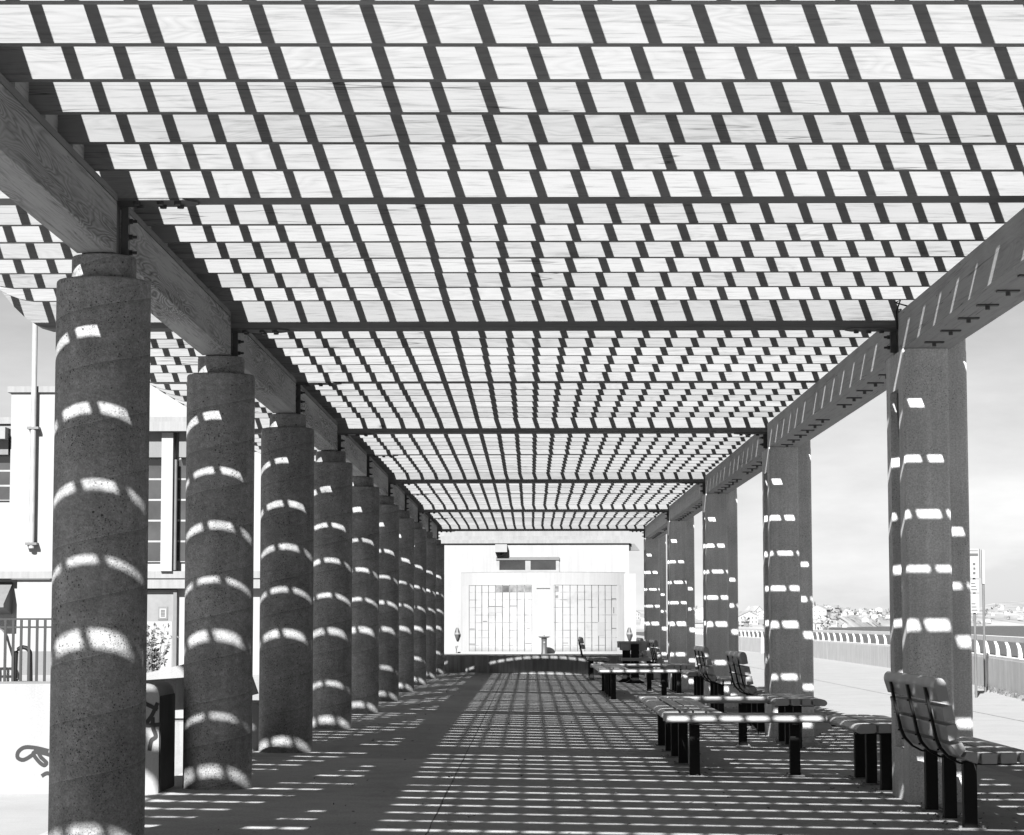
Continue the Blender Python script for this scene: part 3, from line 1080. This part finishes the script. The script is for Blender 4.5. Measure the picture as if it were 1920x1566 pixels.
# ------------------------------------------------------------------ curved terrace wall and pavilion at the end
CX, CY, RT = 0.43, 77.7, 4.9
def arc_wall(bm, R, th, z0, z1, a0, a1, n=40, cx=CX, cy=CY):
    def ring(r, z):
        return [bm.verts.new((cx + r * math.sin(a0 + (a1 - a0) * i / n), cy - r * math.cos(a0 + (a1 - a0) * i / n), z)) for i in range(n + 1)]
    o0, o1, i1, i0 = ring(R, z0), ring(R, z1), ring(R - th, z1), ring(R - th, z0)
    for i in range(n):
        bm.faces.new((o0[i], o0[i + 1], o1[i + 1], o1[i]))
        bm.faces.new((o1[i], o1[i + 1], i1[i + 1], i1[i]))
        bm.faces.new((i1[i], i1[i + 1], i0[i + 1], i0[i]))
    bm.faces.new((o0[0], o1[0], i1[0], i0[0]))
    bm.faces.new((i0[n], i1[n], o1[n], o0[n]))
tw = thing('terrace_wall', 'low bowed concrete wall closing the far end of the walkway', 'wall', (0, 0, 0))
a_j = [(-1.25, -0.355), (-0.352, 0.352), (0.355, 1.25)]
for a0, a1 in a_j:
    bm = bmesh.new()
    arc_wall(bm, RT, 0.3, -0.3, 0.505, a0, a1)
    obj('wall_section', bm, 'terrace', tw, smooth=40)
bm = bmesh.new()
n = 60
vs = [bm.verts.new((CX + (RT - 0.29) * math.sin(-1.25 + 2.5 * i / n), CY - (RT - 0.29) * math.cos(-1.25 + 2.5 * i / n), 0.49)) for i in range(n + 1)]
vs += [bm.verts.new((6.5, 88, 0.49)), bm.verts.new((-6.5, 88, 0.49))]
bm.faces.new(vs)
tag(obj('terrace', bm, 'outer'), kind='structure')

pv = thing('pavilion', 'white flat-roofed pavilion with bowed glass-block front at the end of the walkway', 'building')
RG = 4.4
PX, PY = 0.425, 79.5 + RG
def bow(name, mat, R, th, z0, z1, a0, a1, nn=24, parent=None):
    bm = bmesh.new()
    arc_wall(bm, R, th, z0, z1, a0, a1, nn, PX, PY)
    return obj(name, bm, mat, parent or pv, smooth=40)
RW = RG + 0.02
bow('bow_lintel', 'white', RW, 0.3, 2.80, 3.235, -0.69, 0.69)
bow('bow_base', 'white', RW, 0.3, 0.3, 0.56, -0.69, 0.69)
for a0, a1 in ((-0.0856, 0.0816), (-0.69, -0.61), (0.61, 0.69)):
    bow('bow_wall', 'white', RW, 0.3, 0.561, 2.799, a0, a1, 8)
def panel(a0, a1, uoff):
    bm = bmesh.new()
    uv = bm.loops.layers.uv.new('UVMap')
    n = 20
    for i in range(n):
        t0, t1 = a0 + (a1 - a0) * i / n, a0 + (a1 - a0) * (i + 1) / n
        q = [(t0, 0.561), (t1, 0.561), (t1, 2.799), (t0, 2.799)]
        f = bm.faces.new([bm.verts.new((PX + RG * math.sin(t), PY - RG * math.cos(t), z)) for t, z in q])
        for lp, (t, z) in zip(f.loops, q):
            lp[uv].uv = ((t - a0) * RG + uoff, z - 0.561 + 0.055)
    bmesh.ops.remove_doubles(bm, verts=bm.verts, dist=1e-5)
    bmesh.ops.solidify(bm, geom=bm.faces[:], thickness=0.08)
    return obj('glass_block_panel', bm, 'block', pv)
panel(-0.61, -0.0856, 0.0)
panel(0.0816, 0.61, 7.65)
def plate_on_bow(name, mat, a, z, wd, h, t0=0.002, t1=0.012):
    bm = bmesh.new()
    hw = wd / 2 / RG
    v = [bm.verts.new((PX + rr * math.sin(a + s), PY - rr * math.cos(a + s), zz)) for rr in (RG + t1, RG + t0) for s, zz in ((-hw, z), (hw, z), (hw, z + h), (-hw, z + h))]
    for f in ((0, 1, 2, 3), (4, 7, 6, 5), (0, 4, 5, 1), (1, 5, 6, 2), (2, 6, 7, 3), (3, 7, 4, 0)):
        bm.faces.new([v[i] for i in f])
    return obj(name, bm, mat, pv)
# clear blocks in the top row, and odd patched or tilted blocks
for i, dk_ in ((4, 0.15), (5, 0.0), (6, 0), (7, 0), (8, 0)):
    a = -0.61 + (i + 0.5) * 0.2565 / RG
    plate_on_bow('clear_block', 'block_dark' if i in (5,) else 'block_mid', a, 2.56, 0.215, 0.215)
plate_on_bow('clear_block', 'block_mid', 0.0816 + 0.10 / RG, 2.58, 0.12, 0.18)
plate_on_bow('clear_block', 'block_mid', 0.0816 + 0.10 / RG, 2.36, 0.09, 0.09)
for i, z, wd, h in ((3, 2.075, 0.22, 0.018), (4, 2.075, 0.22, 0.015), (6, 2.085, 0.22, 0.02), (2, 1.57, 0.16, 0.018), (0, 1.31, 0.2, 0.018), (0, 0.80, 0.22, 0.018), (8, 0.83, 0.2, 0.015), (8, 1.34, 0.1, 0.012)):
    plate_on_bow('open_joint', 'sign_ink', -0.61 + (i + 0.5) * 0.2565 / RG, z, wd, h)
for i, z, wd, h in ((8, 2.33, 0.2, 0.02), (8, 1.85, 0.02, 0.2), (8, 1.33, 0.2, 0.015), (1, 0.84, 0.2, 0.012), (3, 0.84, 0.2, 0.012)):
    plate_on_bow('open_joint', 'sign_ink', 0.0816 + (i + 0.5) * 0.2565 / RG, z, wd, h)
for i in (3, 4):
    plate_on_bow('patched_block', 'block_patch', -0.61 + (i + 0.5) * 0.2565 / RG, 1.86, 0.235, 0.2)
plate_on_bow('patched_block', 'block_patch', 0.0816 + 6.5 * 0.2565 / RG, 1.08, 0.235, 0.47)
n = 40
bm = bmesh.new()
vs = [bm.verts.new((PX + (RG + 0.03) * math.sin(-0.715 + 1.43 * i / n), PY - (RG + 0.03) * math.cos(-0.715 + 1.43 * i / n), 3.236)) for i in range(n + 1)]
bm.faces.new(vs)
bmesh.ops.solidify(bm, geom=bm.faces[:], thickness=0.025)
obj('bow_roof', bm, 'trim', pv)
YU = 84.5
bxo('upper_wall', 'white', pv, -3.10, 3.54, YU, YU + 5, 0.3, 4.37)
for nm, x0, x1, z0, z1, p in (('cornice', -3.30, 3.60, 4.371, 4.50, 0.10), ('cornice', -3.28, 3.58, 4.5005, 4.64, 0.06), ('parapet', -3.10, 3.54, 4.641, 4.81, 0.0)):
    bxo(nm, 'trim', pv, x0, x1, YU - p, YU + 5 + p, z0, z1)
cw = obj('window', B(box, -1.23, 1.03, YU - 0.06, YU - 0.001, 3.34, 3.87), 'frame', pv)
bxo('lintel', 'lamp_grey', cw, -1.24, 1.04, YU - 0.10, YU - 0.061, 3.77, 3.88)
for x0, x1 in ((-1.12, -0.19), (0.0, 0.91)):
    bxo('pane', 'glass', cw, x0, x1, YU - 0.066, YU - 0.0605, 3.42, 3.755)
bm = bmesh.new()
extrude(bm, [(YU - 0.45, 4.05), (YU - 0.36, 4.33), (YU - 0.001, 4.35), (YU - 0.001, 4.05)], -1.265, -0.84, 'yz')
fl = obj('floodlight', bm, 'lamp_grey', pv)
bxo('floodlight_arm', 'black', fl, -1.08, -1.03, YU - 0.2, YU - 0.001, 3.97, 4.049)
bm = bmesh.new()
extrude(bm, [(3.60, 4.36), (3.60, 4.12), (3.93, 4.12), (3.74, 4.36)], YU + 0.1, YU + 0.5, 'xz')
hs = obj('loudspeaker', bm, 'lamp_grey', pv)
bxo('bracket', 'black', hs, 3.541, 3.599, YU + 0.05, YU + 0.098, 4.10, 4.40)
bxo('side_wall', 'white', pv, 3.20, 3.60, 80.45, YU - 0.002, 0.3, 3.20)
bxo('side_wall', 'white', pv, -3.14, -2.36, 81.2, YU - 0.002, 0.3, 3.20)
for (bx, by) in ((-2.53, 81.12), (3.36, 80.37)):
    sc = obj('wall_lamp', B(lathe, [(0.035, 0.95), (0.07, 1.04), (0.10, 1.15), (0.07, 1.27), (0.035, 1.36)], 10), 'bolt', pv, (bx, by, 0))
    obj('lamp_band', B(lathe, [(0.09, 1.12), (0.104, 1.13), (0.104, 1.18), (0.09, 1.19)], 10), 'galv', sc)
bxo('door_plate', 'lamp_grey', pv, 0.20, 0.65, 79.452, 79.4795, 2.68, 2.70)

ft = thing('drinking_fountain', 'slim pedestal drinking fountain standing before the glass-block front', 'fountain', (0.45, 78.7, 0.492))
bm = bmesh.new()
lathe(bm, [(0.11, 0.0), (0.11, 0.02), (0.092, 0.05), (0.088, 0.45), (0.10, 0.52)], 20)
ped = obj('pedestal', bm, 'bolt', ft, smooth=40)
bm = bmesh.new()
cyl(bm, (0, 0.38), 0.032, -0.118, -0.08, 14, 'y')
obj('push_button', bm, 'galv', ped)
obj('bowl', B(lathe, [(0.06, 0.522), (0.16, 0.54), (0.20, 0.58), (0.19, 0.58), (0.10, 0.55)], 24), 'galv', ft, smooth=40)
bm = bmesh.new()
tube(bm, [(0, 0.02, 0.555), (0, 0.02, 0.63), (0, -0.03, 0.65)], 0.016, 8)
obj('spout', bm, 'galv', ft, smooth=60)
sp = thing('standpipe', 'small pale standpipe at the left foot of the pavilion', 'pipe', (-2.55, 80.9, 0.492))
bm = bmesh.new()
tube(bm, [(0, 0, 0), (0, 0, 0.2), (0.05, -0.05, 0.24)], 0.02, 8)
obj('pipe', bm, 'lamp_grey', sp, smooth=60)
bm = bmesh.new()
cyl(bm, (0, 0.2), 0.05, -0.05, -0.03, 12, 'y')
obj('valve_wheel', bm, 'lamp_grey', sp)

# ------------------------------------------------------------------ left side: parapet walls, slab, fence, building
wa = thing('graffiti_wall', 'pale concrete parapet wall with black graffiti beside the nearest column', 'wall')
bm = bmesh.new()
extrude(bm, rounded([(-11, -0.2), (-3.345, -0.2), (-3.345, 0.985), (-11, 0.965)], [0, 0, 0.13, 0], 8), 21.25, 22.15, 'xz')
obj('wall', bm, 'wall_a', wa, smooth=40)
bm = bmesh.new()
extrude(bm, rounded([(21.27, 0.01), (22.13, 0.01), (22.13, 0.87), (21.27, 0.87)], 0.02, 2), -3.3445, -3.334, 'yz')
tag(obj('end_shade_plate', bm, 'shade_plate', wa), 'near black sheet added to deepen the shade on the wall end')  # added sheet; the shade of the wall end is put into its colour
def strokes(name, lines, wd):
    bm = bmesh.new()
    for ln in lines:
        pts = [Vector(p) for p in ln]
        for i in range(len(pts) - 1):
            a, b = pts[i], pts[i + 1]
            d = (b - a)
            if d.length < 1e-5:
                continue
            nrm = Vector((-d.y, d.x)).normalized() * wd / 2
            ext = d.normalized() * wd * 0.35
            q = [a - ext + nrm, b + ext + nrm, b + ext - nrm, a - ext - nrm]
            y = 21.2475 - 0.0004 * (i % 5) - random.uniform(0, 0.0003)
            bm.faces.new([bm.verts.new((p.x, y, p.y)) for p in q])
    return obj(name, bm, 'paint_black', wa)
def sm(pts, n=5):
    o = []
    P = [Vector(p) for p in pts]
    for i in range(len(P) - 1):
        p0, p1, p2, p3 = P[max(i - 1, 0)], P[i], P[i + 1], P[min(i + 2, len(P) - 1)]
        for k in range(n):
            t = k / n
            o.append(tuple(0.5 * ((2 * p1) + (-p0 + p2) * t + (2 * p0 - 5 * p1 + 4 * p2 - p3) * t * t + (-p0 + 3 * p1 - 3 * p2 + p3) * t ** 3)))
    o.append(tuple(P[-1]))
    return o
def wpt(px, py):   # graffiti strokes in wall metres, from the left end
    return (-4.743 + (px - 10) * 0.00482, 0.0 + (1484 - py) * 0.00482)
strokes('graffiti_mark', [sm([wpt(*p) for p in ((92, 1404), (70, 1399), (50, 1398), (38, 1406), (37, 1417), (48, 1421), (64, 1412), (72, 1404), (80, 1416), (90, 1426), (86, 1431), (76, 1424), (66, 1410), (74, 1407), (96, 1412), (110, 1420))]),
                          sm([wpt(*p) for p in ((84, 1450), (92, 1446), (104, 1449))])], 0.034)
strokes('graffiti_mark', [sm([wpt(*p) for p in ((296, 1318), (287, 1338), (276, 1356), (290, 1357), (301, 1356))]),
                          sm([wpt(*p) for p in ((288, 1345), (289, 1362), (294, 1378), (286, 1386), (283, 1402))]),
                          sm([wpt(*p) for p in ((262, 1308), (276, 1318), (295, 1327))])], 0.036)

sb = thing('sloped_slab', 'tilted pale concrete slab rising behind the graffiti wall', 'slab')
bm = bmesh.new()
extrude(bm, [(-5.2, 0.84), (-5.2, 0.90), (-4.07, 1.0), (-3.70, 1.085), (-3.60, 1.12), (-3.13, 1.05), (-3.02, 0.745), (-3.12, 0.735), (-3.55, 0.96), (-4.07, 0.925)], 25.0, 26.2, 'xz')
obj('slab', bm, 'wall_a', sb)
bm = bmesh.new()
extrude(bm, [(-5.0, 0.50), (-4.3, 0.50), (-4.1, 0.58), (-3.3, 0.60), (-3.3, 0.80), (-3.55, 0.955), (-4.07, 0.92), (-5.0, 0.845)], 25.55, 26.15, 'xz')
extrude(bm, [(-5.0, -0.2), (-3.35, -0.2), (-3.35, 0.475), (-5.0, 0.475)], 25.3, 26.15, 'xz')
obj('base', bm, 'terrace', sb)
wb = thing('low_wall', 'low rounded concrete wall end between the second and third columns', 'wall')
bm = bmesh.new()
extrude(bm, rounded([(-7, -0.2), (-3.25, -0.2), (-3.25, 0.58), (-7, 0.57)], [0, 0, 0.13, 0], 8), 28.35, 29.2, 'xz')
obj('wall', bm, 'wall_a', wb, smooth=40)

fe = thing('picket_fence', 'dark iron picket fence behind the graffiti wall', 'fence', (0, 58, 0.06))
for z in (1.55, 1.35):
    bxo('rail', 'fence', fe, -19.2, -11.35, -0.02, 0.02, z, z + 0.045)
pk = None
x = -13.0 + 0.19 * 0
xs = []
x = -12.95
while x < -11.4:
    xs.append(x); x += 0.196
x = -12.95 - 0.196
while x > -14.2:
    xs.append(x); x -= 0.196
for x in xs:
    if pk is None:
        pk = obj('picket', B(box, -0.03, 0.03, -0.03, 0.03, 0.02, 1.549), 'fence', fe, (x, 0, 0))
    else:
        dup(pk, (x, 0, 0), 0, fe)
hp = thing('bike_rack', 'dark hooped bicycle rack behind the iron fence', 'bike rack', (-12.72, 59, 0.0))
bm = bmesh.new()
tube(bm, [(-0.2, 0, 0), (-0.18, 0, 0.7)] + [(0.18 * math.cos(math.pi * (1 - t / 8)), 0, 0.75 + 0.18 * math.sin(math.pi * t / 8)) for t in range(9)] + [(0.18, 0, 0.7), (0.2, 0, 0.0)], 0.055, 10)
obj('hoop', bm, 'black', hp, smooth=60)
sh = thing('white_slide', 'curved pale panel at the left edge behind the iron fence', 'panel', (-13.55, 60, 0))
bm = bmesh.new()
extrude(bm, sm([(-0.6, 0.0), (0.42, 0.05), (0.36, 0.5), (0.22, 1.0), (0.05, 1.35), (-0.6, 1.6)], 4), 0, 0.3, 'xz')
obj('panel', bm, 'white', sh, smooth=40)

bd = thing('white_building', 'two-storey white building with tall windows behind the left columns', 'building')
Y0 = 70.0
bxo('wall', 'white', bd, -26, -7, Y0 + 0.35, Y0 + 14, 0.0, 7.3)
bxo('upper_wall', 'white', bd, -12.6, -7.0, Y0 + 1.4, Y0 + 14, 7.301, 9.9)
pl = obj('pilaster', B(box, -15.55, -12.62, Y0 - 0.1, Y0 + 14, 3.07, 8.42), 'white', bd)
bxo('coping', 'trim', pl, -15.65, -12.52, Y0 - 0.2, Y0 + 14.1, 8.421, 8.60)
bxo('ledge', 'trim', bd, -26, -7, Y0 - 0.12, Y0 + 0.349, 2.86, 3.069)
bxo('ledge_groove', 'sign_ink', bd, -15.45, -14.3, Y0 - 0.115, Y0 - 0.1, 2.825, 2.858)
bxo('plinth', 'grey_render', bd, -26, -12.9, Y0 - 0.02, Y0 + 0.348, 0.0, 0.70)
bxo('ground_wall', 'white', bd, -15.30, -12.9, Y0 + 0.0, Y0 + 0.347, 0.701, 2.859)
bxo('door_head', 'trim', bd, -12.5, -7.4, Y0 - 0.06, Y0 + 0.348, 2.56, 2.855)
cn = obj('canopy', B(box, -12.55, -7.0, Y0 - 0.55, Y0 + 0.349, 7.22, 7.50), 'trim', bd)
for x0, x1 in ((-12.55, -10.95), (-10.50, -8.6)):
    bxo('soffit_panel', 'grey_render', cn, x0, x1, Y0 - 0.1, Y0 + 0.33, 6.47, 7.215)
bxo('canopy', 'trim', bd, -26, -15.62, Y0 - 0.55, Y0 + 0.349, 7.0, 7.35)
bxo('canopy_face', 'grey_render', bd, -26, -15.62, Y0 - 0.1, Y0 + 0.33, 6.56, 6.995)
def win(x0, x1, z0, z1, cols, rows):
    f = obj('window', B(box, x0, x1, Y0 + 0.27, Y0 + 0.349, z0, z1), 'frame', bd)
    cwid = (x1 - x0) / cols
    rh = (z1 - z0) / rows
    for i in range(cols):
        for j in range(rows):
            bxo('pane', 'glass', f, x0 + i * cwid + 0.035, x0 + (i + 1) * cwid - 0.035, Y0 + 0.262, Y0 + 0.2695, z0 + j * rh + 0.03, z0 + (j + 1) * rh - 0.03)
    return f
win(-11.8, -11.0, 3.35, 6.46, 1, 5)
win(-10.62, -9.8, 3.35, 6.46, 1, 5)
win(-17.6, -15.56, 5.2, 6.55, 2, 3)
cl = obj('column', B(box, -11.0, -10.66, Y0 - 0.25, Y0 + 0.34, 3.07, 7.2), 'white', bd)
bm = bmesh.new()
tube(bm, [(-10.60, Y0 - 0.06, 6.4), (-10.60, Y0 - 0.06, 3.35), (-10.60, Y0 - 0.06, 3.1)], 0.05, 10)
obj('downspout', bm, 'lamp_grey', bd, smooth=60)
dr = obj('door', B(box, -11.7, -10.56, Y0 + 0.22, Y0 + 0.3485, 0.02, 2.50), 'door', bd)
bxo('lower_panel', 'white', dr, -11.6, -10.70, Y0 + 0.205, Y0 + 0.2195, 0.05, 1.58)
bxo('door_frame', 'lamp_grey', dr, -10.66, -10.555, Y0 + 0.13, Y0 + 0.2195, 0.02, 2.52)
bxo('door_frame', 'lamp_grey', dr, -11.7, -10.662, Y0 + 0.13, Y0 + 0.2195, 2.44, 2.52)
vt = obj('notice_frame', B(box, -11.12, -10.83, Y0 + 0.19, Y0 + 0.2195, 1.63, 2.02), 'lamp_grey', dr)
bxo('notice', 'sign', vt, -11.07, -10.88, Y0 + 0.183, Y0 + 0.1895, 1.69, 1.96)
bm = bmesh.new()
for i in range(5):
    box(bm, -11.04, -10.91, Y0 + 0.179, Y0 + 0.1825, 1.72 + i * 0.044, 1.754 + i * 0.044)
obj('notice_lines', bm, 'sign_ink', vt)
ms = obj('mast', B(cyl, (-14.83, Y0 - 0.32), 0.085, 3.75, 10.7, 16), 'pole', bd, smooth=60)
for z in (3.85, 7.3):
    bxo('mast_clamp', 'lamp_grey', ms, -15.0, -14.66, Y0 - 0.43, Y0 - 0.101, z, z + 0.07)
bm = bmesh.new()
extrude(bm, [(Y0 - 0.9, 2.0), (Y0 - 0.9, 2.1), (Y0 + 0.3, 2.75), (Y0 + 0.3, 1.8)], -17.0, -15.5, 'yz')
obj('awning', bm, 'grey_render', bd)
bxo('roof_edge', 'trim', bd, -26, -7.0, Y0 + 0.1, Y0 + 0.9, 7.502, 7.7)

# shrub
sr = thing('shrub', 'thin leafy shrub growing before the grey door of the white building', 'shrub', (-8.05, 50, 0.0))
rr = random.Random(5)
bs, bl = bmesh.new(), bmesh.new()
for i in range(12):
    a = rr.uniform(0, 6.28)
    tip = Vector((rr.uniform(-0.62, 0.55), rr.uniform(-0.4, 0.4), rr.uniform(0.8, 1.5)))
    mid = tip * 0.5 + Vector((rr.uniform(-.05, .05), 0, 0.1))
    tube(bs, [(0.03 * math.cos(a), 0.03 * math.sin(a), 0), mid, tip], [0.012, 0.008, 0.003], 5)
    for k in range(40):
        t = rr.uniform(0.3, 1.05)
        p = mid.lerp(tip, (t - 0.5) * 2) if t > 0.5 else mid * (t / 0.5)
        p = p + Vector((rr.gauss(0, .06), rr.gauss(0, .06), rr.gauss(0, .05)))
        d = Vector((rr.gauss(0, 1), rr.gauss(0, 1), rr.gauss(0, 1))).normalized()
        e = d.orthogonal().normalized()
        L, W = rr.uniform(0.04, 0.075), rr.uniform(0.018, 0.032)
        bl.faces.new([bl.verts.new(q) for q in (p - d * L, p + e * W, p + d * L, p - e * W)])
obj('stem', bs, 'twig', sr)
obj('foliage', bl, 'leaf', sr)

# ------------------------------------------------------------------ sea wall with balustrade
def sea_wall(path, label):
    t = thing('sea_wall', label, 'sea wall', group='sea wall lengths with white balustrade')
    n = len(path)
    def off(i, o):
        a = Vector(path[max(i - 1, 0)]); b = Vector(path[min(i + 1, n - 1)])
        d = (b - a).normalized()
        return Vector(path[i]) + Vector((d.y, -d.x)) * o
    def strip(o0, o1, z0, z1):
        bm = bmesh.new()
        R = [[bm.verts.new((*off(i, o), z)) for i in range(n)] for o, z in ((o0, z0), (o0, z1), (o1, z1), (o1, z0))]
        for a in range(4):
            A_, B_ = R[a], R[(a + 1) % 4]
            for i in range(n - 1):
                bm.faces.new((A_[i], A_[i + 1], B_[i + 1], B_[i]))
        bm.faces.new([r[0] for r in R]); bm.faces.new([r[-1] for r in reversed(R)])
        return bm
    obj('wall', strip(0, 0.55, -2.4, 0.64), 'sea_wall', t)
    obj('kerb', strip(0.02, 0.5, 0.641, 0.70), 'rail_white', t)
    obj('rail', strip(0.17, 0.42, 1.06, 1.18), 'rail_white', t)
    dist = 0
    acc = 0.3
    pb = None
    for i in range(n - 1):
        a, b = Vector(path[i]), Vector(path[i + 1])
        L = (b - a).length
        d = (b - a) / L
        while acc < L:
            p = a + d * acc
            if pb is None:
                bm = bmesh.new()
                prof = [(0.12, 0.701), (0.205, 0.701), (0.20, 0.80), (0.185, 0.90), (0.16, 0.99), (0.12, 1.059), (0.06, 1.059), (0.095, 0.97), (0.115, 0.88), (0.123, 0.79)]
                extrude(bm, prof, -0.06, 0.06, 'xz')
                pb = obj('baluster', bm, 'rail_white', t, (p.x - 0.06, p.y, 0))
            else:
                dup(pb, (p.x - 0.06, p.y, 0), 0, t)
            acc += 2.3
        acc -= L
    # expansion pilasters on the face
    return t
SWP = [(8.6, 30), (11.0, 54), (12.35, 70), (13.05, 86), (13.42, 115)]
sea_wall(SWP, 'near length of sea wall with white balustrade, seen right of the nearest pier')
sea_wall([(12.6, 129), (12.3, 160), (12.4, 215)], 'far length of sea wall beyond the gap, seen between the distant piers')
bm = bmesh.new()
# weeds and grit at the foot of the sea wall
rr = random.Random(9)
for i in range(500):
    y = rr.uniform(40, 60)
    x = 8.6 + (y - 30) * 0.1 - abs(rr.gauss(0, 0.10)) - 0.03
    s = rr.uniform(0.02, 0.07)
    a = rr.uniform(0, 3.14)
    bm.faces.new([bm.verts.new((x + dx * math.cos(a), y + dx * math.sin(a), floor_z(5) + dz)) for dx, dz in ((-s, 0), (s, 0), (s * .4, s * 1.3), (-s * .3, s))])
tag(obj('weeds', bm, 'leaf'), 'sparse dry weeds along the foot of the sea wall', 'weeds', kind='stuff')

# signs on the promenade
s1 = thing('sign_post', 'tall post with stacked notice panels just right of the nearest pier', 'sign', (9.80, 52, -0.12))
obj('post', B(cyl, (0, 0.05), 0.03, 0, 3.2, 10), 'lamp_grey', s1)
for z0, z1, wd in ((2.62, 3.26, 0.14), (2.30, 2.58, 0.12), (1.85, 2.27, 0.12)):
    pn = bxo('panel', 'sign', s1, -wd, wd * 0.75, -0.02, 0.015, z0, z1)
    bm = bmesh.new()
    if z1 > 3:
        box(bm, -wd + 0.01, wd * 0.75 - 0.02, -0.024, -0.0205, z1 - 0.16, z1 - 0.10)
        box(bm, -wd + 0.01, wd * 0.75 - 0.02, -0.024, -0.0205, z1 - 0.05, z1 - 0.035)
        for i in range(3):
            box(bm, -0.035 + 0.01 * (i % 2), 0.02, -0.024, -0.0205, z0 + 0.08 + i * 0.1, z0 + 0.13 + i * 0.1)
    else:
        for i in range(3):
            box(bm, -0.08, 0.05 - 0.02 * i, -0.024, -0.0205, z0 + 0.05 + i * 0.07, z0 + 0.07 + i * 0.07)
    obj('print', bm, 'sign_ink', pn)
    if z1 > 3:
        bxo('panel_edge', 'sign_ink', pn, wd * 0.75 + 0.0005, wd * 0.75 + 0.02, -0.025, 0.02, z0, z1)
s2 = thing('slim_post', 'thin dark post with a pale upper half beside the notice sign', 'post', (10.76, 56, -0.12))
obj('lower_post', B(cyl, (0, 0), 0.03, 0.0, 2.55, 10), 'lamp_grey', s2)
obj('upper_panel', B(box, -0.03, 0.03, -0.05, 0.05, 2.551, 3.36), 'sign', s2)
